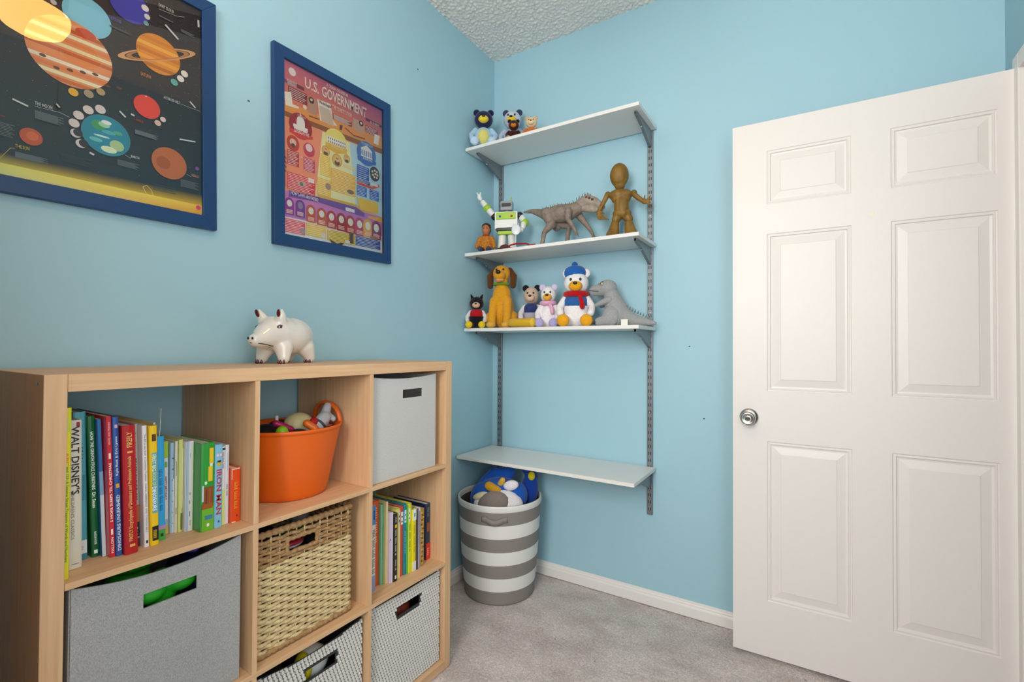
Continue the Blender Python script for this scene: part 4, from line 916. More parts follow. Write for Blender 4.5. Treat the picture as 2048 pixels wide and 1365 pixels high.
B1 = [
 ('tall yellow book with green lettering against the left bookcase side', .357, -1.9100, -1.8985, .315, '#d8cf2a', 0, [('ABC', .66, .74, '#e08a2a', .55, 0), ('and 123: A Sesame Street Treasury of Words and Numbers', .1, .655, '#4f8a2a', .6, 0)], [(.86, .94, .2, .8, '#b8c84a')]),
 ('thick cream book with large black handwritten spine lettering', .317, -1.8980, -1.8688, .286, '#cfc8ba', .8, [("WALT DISNEY'S", .50, .96, '#1c1a18', .52, 0, .16), ("CHILDREN'S CLASSICS", .2, .52, '#8a857a', .22, 0, .02), ('ABRAMS', .03, .035, '#3a3834', .5, 0, .16)], [(.95, .985, .75, .95, '#8a1f22')]),
 ('teal picture book with a white foot, right of the cream book', .279, -1.8685, -1.8490, .297, '#4f9fb0', 1.4, [(6, .62, .76, '#1d2a30', .6, 0), (3, .06, .09, '#6a7a80', .5, 0)], [(.0, .04, 0, 1, '#2f7f90'), (.04, .13, 0, 1, '#d8dcdc'), (.4, .57, 0, 1, '#2f8296')]),
 ('dark green hardback with white lettering', .284, -1.8440, -1.8312, .287, '#0f5a2a', 2.4, [('HOW THE GRINCH STOLE CHRISTMAS', .48, .89, '#e8efe6', .5, 0), ('Dr. Seuss', .35, .46, '#e8efe6', .55, 0), ('RANDOM HOUSE', .09, .18, '#e8efe6', .35, 0)], [(.025, .05, .25, .75, '#e8efe6')]),
 ('thin glossy book, blue at the top and white below', .295, -1.8308, -1.8245, .281, '#2f6fb0', 2.5, [], [(0, .45, 0, 1, '#cdd6de'), (.45, .62, 0, 1, '#7fa6cc')]),
 ('red book with white lettering reading upward', .314, -1.8241, -1.8155, .287, '#c8202e', 2.2, [('FALLON', .03, .14, '#f0dfe0', .6, 1), ("5 MORE SLEEPS 'TIL CHRISTMAS", .25, .67, '#f4e8e8', .6, 1), ('FEIWEL AND FRIENDS', .80, .96, '#e8b8bc', .4, 1)], [(.16, .2, .3, .7, '#f0dfe0'), (.70, .74, .3, .7, '#f0dfe0')]),
 ('royal blue book with white handwritten capitals', .318, -1.8151, -1.8042, .285, '#2c55a0', 2.2, [('DINOSAURS UNLEASHED', .04, .44, '#e4e8f2', .62, 1), ('Kyle Butt & Eric Lyons', .58, .86, '#dfe4f0', .55, 1)], [(.49, .52, .2, .8, '#d8a64a'), (.92, .945, .25, .75, '#d8b0c0')]),
 ('thick red encyclopedia with gold spine lettering', .328, -1.8038, -1.7812, .266, '#b3151b', 1.9, [('FIREFLY Encyclopedia of Dinosaurs and Prehistoric Animals', .1, .76, '#e0b264', .45, 1), ('FIREFLY', .83, .95, '#e0b264', .5, 1)], [(.055, .075, .35, .8, '#e0b264'), (.785, .80, .3, .75, '#e0b264')]),
 ('narrow grey picture book with black capitals', .296, -1.7808, -1.7660, .263, '#b9b4ad', 1.8, [('DRAGONS LOVE TACOS', .38, .72, '#3a332e', .6, 0), ('Rubin Salmieri', .76, .93, '#4a433c', .45, 0), ('Dial', .10, .16, '#e0d8d0', .5, 0)], [(.08, .2, 0, 1, '#2a2624'), (.2, .34, 0, 1, '#b0672f'), (0, .07, 0, 1, '#541c14'), (.845, .865, .25, .75, '#c8a24a')]),
 ('white paperback with fine grey lettering beside the yellow book', .314, -1.7656, -1.7560, .260, '#e6e2e4', 1.8, [('The Elf on the Shelf  A Christmas Tradition   CAROL AEBERSOLD AND CHANDA BELL', .12, .93, '#8a8688', .4, 0)], [(.03, .055, .3, .75, '#2a2a2c')]),
 ('bright yellow book with a blue and white title band', .319, -1.7556, -1.7402, .258, '#f0c60c', 1.6, [('FIRST BIG', .62, .76, '#f2f0b0', .55, 0), ('BOOK OF', .5, .61, '#d8e07a', .5, 0), ('DINOSAURS', .29, .49, '#f4f6f8', .6, 0), ('NATIONAL GEOGRAPHIC KIDS', .06, .13, '#e8c020', .5, 0)], [(.27, .775, .25, .95, '#5fa6bd'), (.04, .16, .15, 1, '#15120e'), (.87, .93, .3, .85, '#5a3016')]),
 ('thin cream paperback leaning on the yellow book', .298, -1.7399, -1.7353, .262, '#cfc6b4', 1.6, [(16, .45, .66, '#4a4238', .6, 0)], []),
 ('sky blue book with dark handwritten lettering and a green foot', .299, -1.7350, -1.7195, .230, '#2f9fdc', 1.5, [(28, .28, .68, '#1a4f86', .5, 0)], [(.0, .1, 0, 1, '#3f9f3c'), (.1, .14, 0, 1, '#b08ab8'), (.035, .065, .3, .7, '#17301a')]),
 ('dark maroon book behind the sky blue book', .262, -1.7191, -1.7108, .226, '#4a1020', 1.1, [], [(.93, .99, 0, 1, '#8a2a34')]),
 ('white birthday book with a green top', .266, -1.7105, -1.7016, .211, '#e3e0dc', .9, [('HAPPY BIRTHDAY!', .37, .62, '#8a2f34', .55, 0)], [(.82, 1, 0, 1, '#a9c42a'), (.72, .78, .2, .8, '#7fae4a'), (0, .09, 0, 1, '#d8b85a'), (.09, .16, 0, 1, '#a8c0cc')]),
 ('pale blue grey booklet with black ticks along its spine', .273, -1.7013, -1.6944, .207, '#9fbbd0', .4, [], [(.1+.12*k, .115+.12*k, .6, .9, '#2a2c30') for k in range(7)]+[(0, .6, .75, 1, '#e6ecf0')]),
 ('thin cream booklet with a faint caption', .277, -1.6941, -1.6884, .210, '#d8d2bc', .2, [], [(.62, .78, .35, .65, '#9a9482'), (.2, .27, .35, .65, '#8a8472')]),
 ('yellow green paperback with small dark printing', .280, -1.6881, -1.6789, .213, '#cdd47a', 0, [], [(.02, .2, .55, .95, '#5a6a3a'), (.25, .9, .8, 1, '#e4e4c0')]),
 ('white paperback with a pale blue edge', .292, -1.6785, -1.6614, .208, '#e4e0da', 0, [], [(0, 1, 0, .35, '#a9bfdc'), (.82, .87, .5, .58, '#b0b0b0'), (.16, .22, .5, .58, '#4a4c50'), (.3, .34, .5, .58, '#4a4c50'), (.4, .43, .5, .58, '#4a4c50'), (.06, .12, .5, .7, '#c8b8a8')]),
 ('thick green picture box book with a brown tree trunk on its spine', .326, -1.6610, -1.6313, .204, '#2f9a35', 0, [], [(0, .3, 0, 1, '#6cb52a'), (.27, .5, .12, .95, '#8a4a1c'), (.3, .47, .3, .42, '#6a3414'), (.29, .48, .6, .7, '#a85c26'), (.25, .31, .0, .9, '#a0561e'), (.56, .73, .50, .86, '#e8c422'), (.76, .94, .58, .92, '#e8c422'), (.73, .765, .62, .85, '#e8ecf0'), (.13, .175, .25, .9, '#3f7fb0'), (.05, .085, .42, .62, '#eef0ea'), (.34, .52, .0, .12, '#cfdcf0'), (.53, .565, .2, .4, '#d8ecd8')]),
 ('light blue picture book with red outlined capitals', .326, -1.6310, -1.6134, .196, '#86c4e6', 0, [('IRON MAN', .16, .70, '#c01f34', .8, 0), ('MARVEL', .86, .89, '#c01f34', .1, 0)], [(.74, .81, .25, .75, '#d8b422'), (.785, .81, .25, .75, '#2a2a2a'), (.86, .89, .1, .9, '#e4d4d8'), (.06, .085, .4, .65, '#3f5f8a')]),
 ('slim book, white above and pale green below', .318, -1.6130, -1.6037, .188, '#e4e6ea', 0, [(17, .72, .93, '#7a4a6a', .5, 0)], [(0, .45, 0, 1, '#cfdf8a'), (.955, .985, 0, 1, '#23304a')]),
 ('slim white book with a grey title, left of the orange book', .317, -1.6033, -1.5938, .190, '#e2dde2', 0, [(11, .35, .5, '#6a6a74', .5, 0)], [(.68, .9, .4, .65, '#b8c6d4')]),
 ('short orange board book with worn white corners', .325, -1.5934, -1.5700, .132, '#e2480a', 0, [(17, .24, .74, '#e8b03a', .4, 0)], [(.1, .14, .55, .72, '#8a1f10'), (.975, .998, .0, .95, '#e8cdb8'), (.8, .97, .0, .05, '#f0d8c4'), (.002, .02, .05, .5, '#f0d8c4')]),
]
for lb, X, y0, y1, h, col, lean, ti, pa in B1: book(lb, X, y0, y1, S1, h, col, lean, titles=ti, patches=pa, grp=G1)
G2 = 'picture books in the right middle compartment'
B2 = [
 ('white book with a blue picture and black block lettering beside the wicker basket compartment', .319, -1.1475, -1.1306, .273, '#d8d2cc', [(27, .2, .72, '#5a4a40', .7, 0)], [(.78, 1, 0, 1, '#4f86c0'), (.84, .95, .35, .65, '#1a2a50'), (0, .18, 0, 1, '#8a9ac0')]),
 ('slim orange red paperback with faint lettering', .303, -1.1302, -1.1008, .281, '#c8500f', [(15, .5, .92, '#e8c8a0', .25, 0)], []),
 ('sea green paperback pair of tones', .309, -1.1004, -1.0870, .264, '#63b596', [], [(0, 1, .0, .2, '#a8c890'), (.3, .75, .55, .7, '#3f8f78')]),
 ('pale cream yellow book, tallest of the light ones', .318, -1.0866, -1.0782, .272, '#e2cf8e', [], [(0, 1, .75, 1, '#e8dcc4')]),
 ('lavender and white booklet left of the black book', .328, -1.0778, -1.0645, .235, '#cdbcd4', [], [(0, 1, .6, 1, '#e6e0e8'), (.6, .63, .1, .3, '#3a3040')]),
 ('black book with white lettering and a yellow dot', .332, -1.0640, -1.0455, .227, '#1a1614', [(20, .38, .76, '#d8d4cc', .45, 0), (4, .86, .95, '#d8d4cc', .35, 0), (8, .16, .32, '#c8c4bc', .4, 0)], [(.79, .84, .25, .75, '#e0b82a'), (.04, .09, .3, .7, '#e8e4dc')]),
 ('pale yellow book with a speckled top', .323, -1.0450, -1.0256, .236, '#dfcf62', [], [(.74, .97, .5, 1, '#d8cdb8'), (0, .74, .6, 1, '#e8dfae'), (.8, .84, .6, .8, '#4a4434'), (.87, .9, .6, .8, '#4a4434')]),
 ('brick red slim book with a white label', .322, -1.0252, -1.0106, .239, '#c8462a', [], [(.74, .92, .2, .95, '#e6e0d8'), (.77, .79, .3, .8, '#5a3a34'), (.84, .86, .3, .8, '#5a3a34')]),
 ('teal slim book with a white label', .325, -1.0102, -.9985, .243, '#0f7f92', [(22, .3, .62, '#bfe0e4', .4, 0)], [(.74, .92, .2, .95, '#dfe6e6'), (.77, .79, .3, .8, '#34505a'), (.84, .86, .3, .8, '#34505a')]),
 ('thin green book between the teal and yellow ones', .327, -.9981, -.9920, .237, '#4fae52', [(14, .5, .65, '#1f5a2a', .4, 0)], []),
 ('acid yellow green book with dark lettering', .327, -.9916, -.9742, .241, '#d6da1c', [(20, .3, .7, '#5a6a14', .4, 0)], [(.74, .93, .1, .5, '#e6e8dc'), (.78, .8, .15, .45, '#4a4c40'), (.85, .87, .15, .45, '#4a4c40')]),
 ('yellow book with white ends and a round emblem', .331, -.9738, -.9556, .216, '#e2d40e', [(15, .3, .74, '#a08a10', .45, 0)], [(.82, 1, 0, 1, '#e8e8e6'), (0, .15, 0, 1, '#e0e2e0'), (.88, .94, .3, .75, '#4f9a7a')]),
 ('dark grey slim book', .333, -.9552, -.9465, .214, '#4a444c', [], []),
 ('white book with a purple spine edge', .330, -.9461, -.9325, .213, '#e2dee6', [], [(0, .95, .45, .7, '#5a4a8a')]),
 ('small book with a mottled gold foil spine', .328, -.9321, -.9100, .205, '#a9843a', [], [(.04*k, .04*k+.02, (k*37 % 60)/100, (k*37 % 60)/100+.3, '#d8b45a' if k % 2 else '#5a3c14') for k in range(1, 24)]),
 ('navy book with a red foot standing against the right bookcase side', .309, -.8815, -.8572, .206, '#1c2f52', [(4, .06, .2, '#f0c8bc', .4, 0), (10, .76, .93, '#8aa8c0', .45, 0)], [(0, .29, 0, 1, '#d8321e'), (.5, .66, .2, .8, '#a0532a')]),
]
for lb, X, y0, y1, h, col, ti, pa in B2: book(lb, X, y0, y1, S2, h, col, 0, titles=ti, patches=pa, grp=G2)
# a thin card poking up behind the yellow book
tag(MB().box(-.0004, .0004, -.003, .003, 0, .292).build('paper_card', mat('grey_green_card', '#b8d0c8', .6)), 'thin pale card sticking up behind the yellow picture book', 'card')
cd = bpy.data.objects['paper_card']; cd.location = (.275, -1.7345, S1+.001); cd.rotation_euler = (radians(5), 0, radians(90))
# ------------------------------------------------------------------ toys
PL = {}
def fur(c): return mat('plush_'+c, c, .95, spec=.15, sheen=.2, bscale=500, bump=.6, bdist=.0015, nscale=220, namt=.12)
def vin(c, r=.4): return mat('plastic_'+c+str(r), c, r)
def toy(name, label, cat, loc, rotz, parts, group=None, vox=.0035):
    t = thing(name, label, cat, loc, rotz, group); ob = {}
    for p in parts:
        nm, mt, prims = p[0], p[1], p[2]; par = ob.get(p[3], t) if len(p) > 3 else t
        m = MB(); big = 0
        for q in prims:
            if q[0] == 'e': m.ell(q[1], q[2], q[3] if len(q) > 3 else (0, 0, 0), 14, 9)
            elif q[0] == 'l': m.limb(q[1], q[2])
            elif q[0] == 'b': m.box(*q[1])
            elif q[0] == 't': m.tube(q[1], q[2], 8, closed=True)
        o = m.build(nm, mt, par, smooth=True, remesh=vox if len(prims) > 1 and all(q[0] in 'el' for q in prims) else 0)
        if any(q[0] == 'b' for q in prims):
            o.data.polygons.foreach_set('use_smooth', [False]*len(o.data.polygons)); k = o.modifiers.new('bevel', 'BEVEL'); k.width = .0025; k.segments = 2; k.limit_method = 'ANGLE'
        ob.setdefault(nm, o)
    return t
BLACK = vin('#111113', .3); EYEW = vin('#f2f0ea', .35)
def bear(label, x, y, z, h, rz, body, muzzle, ear, feet, belly=None, arms=None, ears='round', hat=None, scarf=None, wide=1, head=None, top=None, group='plush animals on the wall shelves'):
    h_ = h; W = wide
    S = lambda *a: tuple(q*h_ for q in a)
    P = []
    hz = .71
    tor = [('e', S(0, 0, .27), S(.21*W, .18, .27)), ('l', [S(-.12*W, -.02, .1), S(-.17*W, -.26, .09)], [.09*h, .085*h]), ('l', [S(.12*W, -.02, .1), S(.17*W, -.26, .09)], [.09*h, .085*h])]
    armp = [('l', [S(s*.17*W, -.02, .46), S(s*.26*W, -.09, .32), S(s*.24*W, -.17, .22)], [.065*h, .06*h, .062*h]) for s in (-1, 1)]
    hd = [('e', S(0, -.01, hz), S(.2*W, .18, .19))]
    if head or arms:
        P += [('body', fur(body), tor), ('arms', fur(arms or body), armp), ('head', fur(head or body), hd)]
    else: P += [('body', fur(body), tor+armp+hd)]; 
    hp_ = 'head' if (head or arms) else 'body'
    if belly: P.append(('belly', fur(belly), [('e', S(0, -.07, .27), S(.15*W, .135, .2))], 'body'))
    if top: P.append(('jumper', fur(top), [('e', S(0, -.005, .40), S(.215*W, .185, .16))], 'body'))
    P.append(('muzzle', fur(muzzle), [('e', S(0, -.17, hz-.06), S(.11*W, .09, .082))], hp_))
    P.append(('nose', BLACK, [('e', S(0, -.255, hz-.025), S(.035, .02, .025))], hp_))
    for s in (-1, 1):
        P.append(('eye', BLACK, [('e', S(s*.075*W, -.175, hz+.045), S(.02, .012, .024))], hp_))
        if ears == 'round': P.append(('ear', fur(ear), [('e', S(s*.15*W, .01, hz+.165), S(.075, .035, .075))], hp_))
        elif ears == 'cat': P.append(('ear', fur(ear), [('l', [S(s*.11*W, 0, hz+.12), S(s*.16*W, 0, hz+.24)], [.06*h, .018*h])], hp_))
        else: P.append(('ear', fur(ear), [('l', [S(s*.17*W, 0, hz+.12), S(s*.235*W, -.01, hz), S(s*.23*W, -.02, hz-.13)], [.035*h, .05*h, .045*h])], hp_))
        P.append(('foot', fur(feet), [('e', S(s*.18*W, -.32, .098), S(.1, .062, .097))], 'body'))
    if scarf:
        P.append(('scarf', fur(scarf), [('t', [S(.165*W*cos(a), .15*sin(a)-.01, .53) for a in [2*pi*k/24 for k in range(24)]], .05*h)]))
        P.append(('scarf_end', fur(scarf), [('l', [S(.06, -.16, .5), S(.1, -.19, .4), S(.11, -.2, .32)], [.03*h, .04*h, .042*h])]))
    if hat:
        P.append(('hat', fur(hat), [('e', S(-.02, .03, hz+.17), S(.19*W, .175, .13))])); P.append(('hat_pompom', fur(hat), [('e', S(-.03, .04, hz+.31), .05*h)]))
    return toy('plush_bear', label, 'plush toy', (x, y, z), radians(rz), P, group, vox=max(.003, h*.016))
Z1s, Z2s, Z3s = 2.2094, 1.6646, 1.2780
# top shelf
bear('pale blue plush bear with navy ears and yellow muzzle, leftmost on the top shelf', .066, -.195, Z1s, .232, 35, '#a9cbe6', '#e6c83a', '#1d1f45', '#b8d2e8', belly='#d8d27a', head='#23254c', wide=1.05)
bear('grey blue plush bear with a yellow muzzle, second on the top shelf', .182, -.095, Z1s, .245, 25, '#b4c4dc', '#e0c23c', '#3a3f60', '#b4c4dc', head='#c3cbdc', wide=.95)
bear('small dark brown plush bear with an orange muzzle on the top shelf', .246, -.185, Z1s, .135, 30, '#3a130c', '#c9741c', '#2a0d08', '#c9a07a', wide=1.0)
bear('small orange and cream plush bear, rightmost on the top shelf', .335, -.16, Z1s, .138, 25, '#c86a2a', '#e6d3ae', '#d9a878', '#e0c8a0', head='#e3c79c', wide=1.05)
# second shelf
SK = vin('#a8683f', .5); BRN = vin('#3a1d10', .5); PLAID = mat('yellow_plaid_cloth', '#c98a1c', .8, nscale=160, col2='#9a4a14', stretch=(1, 1, 1))
toy('rag_doll', 'small brown haired doll in a mustard checked shirt on the second shelf', 'doll', (.108, -.225, Z2s), radians(25), [
  ('shirt', PLAID, [('e', (0, 0, .045), (.034, .025, .05)), ('l', [(-.03, 0, .075), (-.045, -.012, .03)], [.013, .011]), ('l', [(.03, 0, .075), (.045, -.012, .03)], [.013, .011])]),
  ('head', SK, [('e', (0, -.003, .118), (.022, .022, .031)), ('l', [(0, 0, .085), (0, 0, .1)], [.011, .011])]),
  ('hair', BRN, [('e', (0, .005, .135), (.0245, .024, .021)), ('e', (0, .012, .12), (.0235, .02, .028))], 'head'),
  ('eye', BLACK, [('e', (-.008, -.024, .123), .0026)], 'head'), ('eye', BLACK, [('e', (.008, -.024, .123), .0026)], 'head'),
  ('neckerchief', vin('#a82a20', .8), [('t', [(.014*cos(2*pi*k/14), .013*sin(2*pi*k/14), .09) for k in range(14)], .0045)]),
  ('leg', vin('#34405e', .8), [('l', [(-.015, -.01, .013), (-.022, -.055, .012)], [.013, .012])]), ('leg', vin('#34405e', .8), [('l', [(.015, -.01, .013), (.022, -.055, .012)], [.013, .012])])], vox=.002)
RW = vin('#e3e4e2', .3); RG = vin('#9cc528', .35); RK = vin('#1a1a1c', .3); RP = vin('#6a4a8a', .4); RS = vin('#8e9599', .3)
toy('toy_robot', 'white and lime toy robot with one arm raised on the second shelf', 'toy robot', (.2, -.17, Z2s), radians(22), [
  ('torso', RW, [('b', (-.058, .058, -.032, .032, .118, .205))]), ('chest_plate', RG, [('b', (-.05, .05, -.0375, -.031, .165, .2))], 'torso'), ('button', vin('#c0392b', .3), [('e', (.03, -.038, .18), .006)], 'torso'), ('button', vin('#2f6fb0', .3), [('e', (-.03, -.038, .18), .006)], 'torso'),
  ('belt', RK, [('b', (-.05, .05, -.034, .034, .108, .124))]), ('hip', RG, [('b', (-.042, .042, -.03, .03, .09, .108))]),
  ('neck', RS, [('l', [(0, 0, .2), (0, 0, .218)], [.016, .016])]), ('head', RS, [('b', (-.03, .03, -.026, .028, .214, .262))]), ('visor', RK, [('b', (-.024, .024, -.029, -.0255, .232, .25))], 'head'), ('antenna', RG, [('l', [(.018, 0, .262), (.022, 0, .285)], [.003, .003])], 'head'),
  ('shoulder', RK, [('e', (-.066, 0, .19), .019)]), ('shoulder', RK, [('e', (.066, 0, .19), .019)]),
  ('raised_arm', RW, [('l', [(-.07, 0, .195), (-.1, .002, .23), (-.128, .004, .268)], [.016, .017, .014])]), ('elbow_band', RG, [('e', (-.104, .002, .235), (.021, .021, .021))], 'raised_arm'), ('hand', RW, [('e', (-.146, .004, .292), (.012, .01, .017), (0, -.6, 0)), ('l', [(-.15, 0, .3), (-.158, -.002, .318)], [.005, .004]), ('l', [(-.143, .004, .302), (-.143, .004, .32)], [.005, .004])]),
  ('arm', RW, [('l', [(.07, 0, .188), (.09, -.004, .155), (.085, -.02, .125)], [.016, .017, .014])]), ('elbow_band', RG, [('e', (.092, -.003, .152), .021)]), ('hand', RW, [('e', (.078, -.03, .11), (.013, .011, .014))]),
  ('leg', RW, [('l', [(-.024, 0, .088), (-.027, 0, .05), (-.028, 0, .018)], [.021, .02, .022])]), ('leg', RW, [('l', [(.024, 0, .088), (.027, 0, .05), (.028, 0, .018)], [.021, .02, .022])]),
  ('boot', RP, [('e', (-.029, -.008, .009), (.021, .03, .0088))]), ('boot', RP, [('e', (.029, -.008, .009), (.021, .03, .0088))])], vox=.0025)
# plain white spork leaning on the robot's arm
m = MB(); m.tube([(0, 0, 0), (0, .004, .045), (0, .006, .078)], [.0052, .0046, .0058], 10, flat=.5)
m.ell((0, .004, .1), (.023, .006, .027))
for dx in (-.013, -.0045, .0045, .013): m.limb([(dx, .004, .115), (dx*1.05, .002, .134)], [.0038, .0016], 6)
sp = m.build('spork', vin('#dfe4ea', .25), None, smooth=True); sp.location = (.292, -.235, Z2s); sp.rotation_euler = (radians(-8), 0, radians(25)); tag(sp, 'plain white plastic spork standing beside the toy robot', 'spork')
m = MB(); m.ell((0, 0, .012), (.028, .022, .016)); m.lathe([(0, 0), (.05, .004), (.052, .0065), (.05, .007), (.0, .006)], 28, sy=.72)
ht = m.build('toy_hat', mat('brown_felt', '#5a2a1e', .8), None, smooth=True); ht.location = (.232, -.238, Z2s); tag(ht, 'small brown toy hat lying in front of the robot', 'hat')
m = MB(); m.limb([(-.078, 0, .006), (-.062, .004, .02), (-.03, .006, .025), (.03, .002, .018), (.055, -.004, .006), (.078, 0, .008)], .0042, 8)
rc = m.build('wire_loop', vin('#a01420', .5), None, smooth=True); rc.location = (.327, -.245, Z2s); tag(rc, 'bent red fuzzy wire lying at the shelf front by the spork', 'wire')
DG = mat('dinosaur_vinyl', '#8f8074', .6, nscale=55, col2='#73665c', bscale=260, bump=.7, bdist=.0025); DL = mat('dinosaur_pale_vinyl', '#a5998c', .6, nscale=60, col2='#857a70', bscale=260, bump=.6, bdist=.002)
def dino():
    t = thing('toy_dinosaur', 'grey brown toy dinosaur with a spiny back stalking along the second shelf', 'toy dinosaur', (.5, -.15, Z2s), radians(4)); z = Z2s; o = (.5, z)
    def L(pts, y): return [(a-o[0], y, b-o[1]) for a, b in pts]
    m = MB(); m.limb(L([(.298, 1.862), (.342, 1.861), (.388, 1.846), (.437, 1.829), (.485, 1.830), (.532, 1.828), (.574, 1.842), (.605, 1.858)], 0), [.006, .012, .021, .038, .044, .043, .033, .026], 14)
    m.limb(L([(.44, 1.826), (.462, 1.775)], -.03), [.034, .022], 12); m.limb(L([(.44, 1.826), (.462, 1.775)], .03), [.034, .022], 12)
    bd = m.build('body', DG, t, smooth=True, remesh=.0035)
    m = MB(); m.limb(L([(.6, 1.86), (.635, 1.872), (.668, 1.858), (.702, 1.834)], 0), [.028, .031, .025, .014], 14); m.limb(L([(.61, 1.842), (.66, 1.828), (.696, 1.818)], 0), [.02, .017, .009], 12)
    hd = m.build('head', DL, t, smooth=True, remesh=.003)
    for s in (-1, 1):
        for a, b in ((.634, 1.881), (.648, 1.876), (.663, 1.868)): MB().ell((a-o[0], s*.0265, b-o[1]), (.0065, .004, .006)).build('head_spot', vin('#5a2c22', .6), hd, smooth=True)
    m = MB()
    for k in range(16): m.limb(L([(.645+k*.0036, 1.828-k*.0004), (.645+k*.0036, 1.834-k*.0004)], -.0125+k*.0003), [.0012, .0005], 5)
    tag(m.build('tooth', vin('#d8d0b8', .4), hd, smooth=True), kind='stuff')
    spn = [(.41, 1.869), (.43, 1.872), (.45, 1.876), (.47, 1.878), (.49, 1.878), (.51, 1.876), (.53, 1.875), (.55, 1.876), (.568, 1.88), (.585, 1.888), (.6, 1.896), (.614, 1.903), (.628, 1.906), (.642, 1.904)]
    for k, (a, b) in enumerate(spn):
        for s in (-1, 1): MB().limb(L([(a+.004*s, b-.012), (a-.006+.003*s, b+.004+.003*(k > 8))], s*.007), [.004, .0007], 5).build('spine', DG, bd, smooth=True)
    for y, pts in ((-.036, [(.462, 1.778), (.45, 1.762), (.424, 1.735), (.418, 1.7), (.412, 1.678)]), (.036, [(.47, 1.79), (.53, 1.772), (.519, 1.735), (.516, 1.7), (.512, 1.678)])):
        m = MB(); m.limb(L(pts, y), [.022, .019, .0125, .011, .011], 10); f = pts[-1]
        for dx, dy in ((.026, -.012), (.03, 0), (.026, .012)): m.limb([(f[0]-o[0], y, .011), (f[0]-o[0]+dx, y+dy, .0055)], [.0085, .005], 7)
        m.build('hind_leg', DG, t, smooth=True, remesh=.003)
    for y, pts in ((-.042, [(.552, 1.822), (.55, 1.785), (.572, 1.752), (.586, 1.728)]), (.03, [(.575, 1.822), (.605, 1.782), (.632, 1.745), (.646, 1.722)])):
        m = MB(); m.limb(L(pts, y), [.02, .014, .0095, .008], 9); f = pts[-1]
        for dx, dy in ((.002, -.009), (.01, 0), (.016, .008)): m.limb([(f[0]-o[0], y, f[1]-o[1]), (f[0]-o[0]+dx*.6, y+dy, f[1]-o[1]-.016), (f[0]-o[0]+dx, y+dy, f[1]-o[1]-.032)], [.005, .004, .0012], 6)
        m.build('arm', DG, t, smooth=True, remesh=.0022)
dino()
WD = mat('olive_wood_toy', '#8d6a24', .55, nscale=60, col2='#6e4e18', stretch=(1, 1, .2), bscale=120, bump=.4, bdist=.002); WD2 = mat('olive_wood_joint', '#6b5a1c', .6)
def mannequin():
    t = thing('wooden_figure', 'brown jointed wooden mannequin figure at the right end of the second shelf', 'figure', (.79, -.12, Z2s), radians(18))
    def P(nm, f, par=None, mt=WD, rm=.0032): m = MB(); f(m); return m.build(nm, mt, par or t, smooth=True, remesh=rm)
    hd = P('head', lambda m: (m.ell((-.012, 0, .305), (.043, .042, .056)), m.limb([(-.01, 0, .262), (-.012, 0, .29)], [.026, .034])))
    P('neck', lambda m: m.limb([(-.008, 0, .236), (-.01, 0, .262)], .011), None, WD2, 0)
    P('chest', lambda m: (m.ell((-.006, 0, .215), (.056, .033, .028)), m.ell((-.004, 0, .195), (.044, .03, .022))))
    P('waist', lambda m: m.limb([(-.003, 0, .185), (-.001, 0, .145)], [.034, .036]))
    P('pelvis', lambda m: (m.ell((0, 0, .13), (.043, .033, .026)), m.limb([(-.018, 0, .12), (-.026, 0, .104)], .021), m.limb([(.018, 0, .12), (.03, 0, .104)], .021)))
    for s in (-1, 1):
        P('knee_joint', lambda m: m.ell((s*.031, 0, .085), .018), None, WD2, 0)
        P('leg', lambda m: (m.limb([(s*.031, 0, .082), (s*.036, -.003, .05), (s*.043, -.008, .028)], [.02, .026, .03]), m.ell((s*.044, -.016, .017), (.032, .04, .0168))))
        P('shoulder_joint', lambda m: m.ell((s*.058-.005, 0, .221), .014), None, WD2, 0)
    P('arm', lambda m: (m.limb([(-.066, 0, .218), (-.082, -.004, .185), (-.1, -.008, .15)], [.013, .011, .0105]),))
    P('hand', lambda m: [m.ell((-.102, -.01, .135), (.013, .009, .016))]+[m.limb([(-.11+k*.007, -.012, .125), (-.106+k*.010, -.018, .108), (-.094+k*.012, -.024, .1)], [.0042, .004, .003], 6) for k in range(4)]+[m.limb([(-.09, -.012, .14), (-.078, -.02, .128)], [.0045, .0035], 6)], None, WD, .002)
    P('arm', lambda m: m.limb([(.052, 0, .216), (.072, -.004, .195), (.09, -.008, .18)], [.013, .012, .0105]))
    P('hand', lambda m: [m.ell((.1, -.01, .174), (.014, .009, .012))]+[m.limb([(.108, -.012, .17+k*.004), (.12, -.018, .158+k*.011), (.124, -.022, .154+k*.014)], [.0042, .004, .003], 6) for k in range(4)]+[m.limb([(.098, -.014, .184), (.1, -.018, .2)], [.0045, .0035], 6)], None, WD, .002)
mannequin()
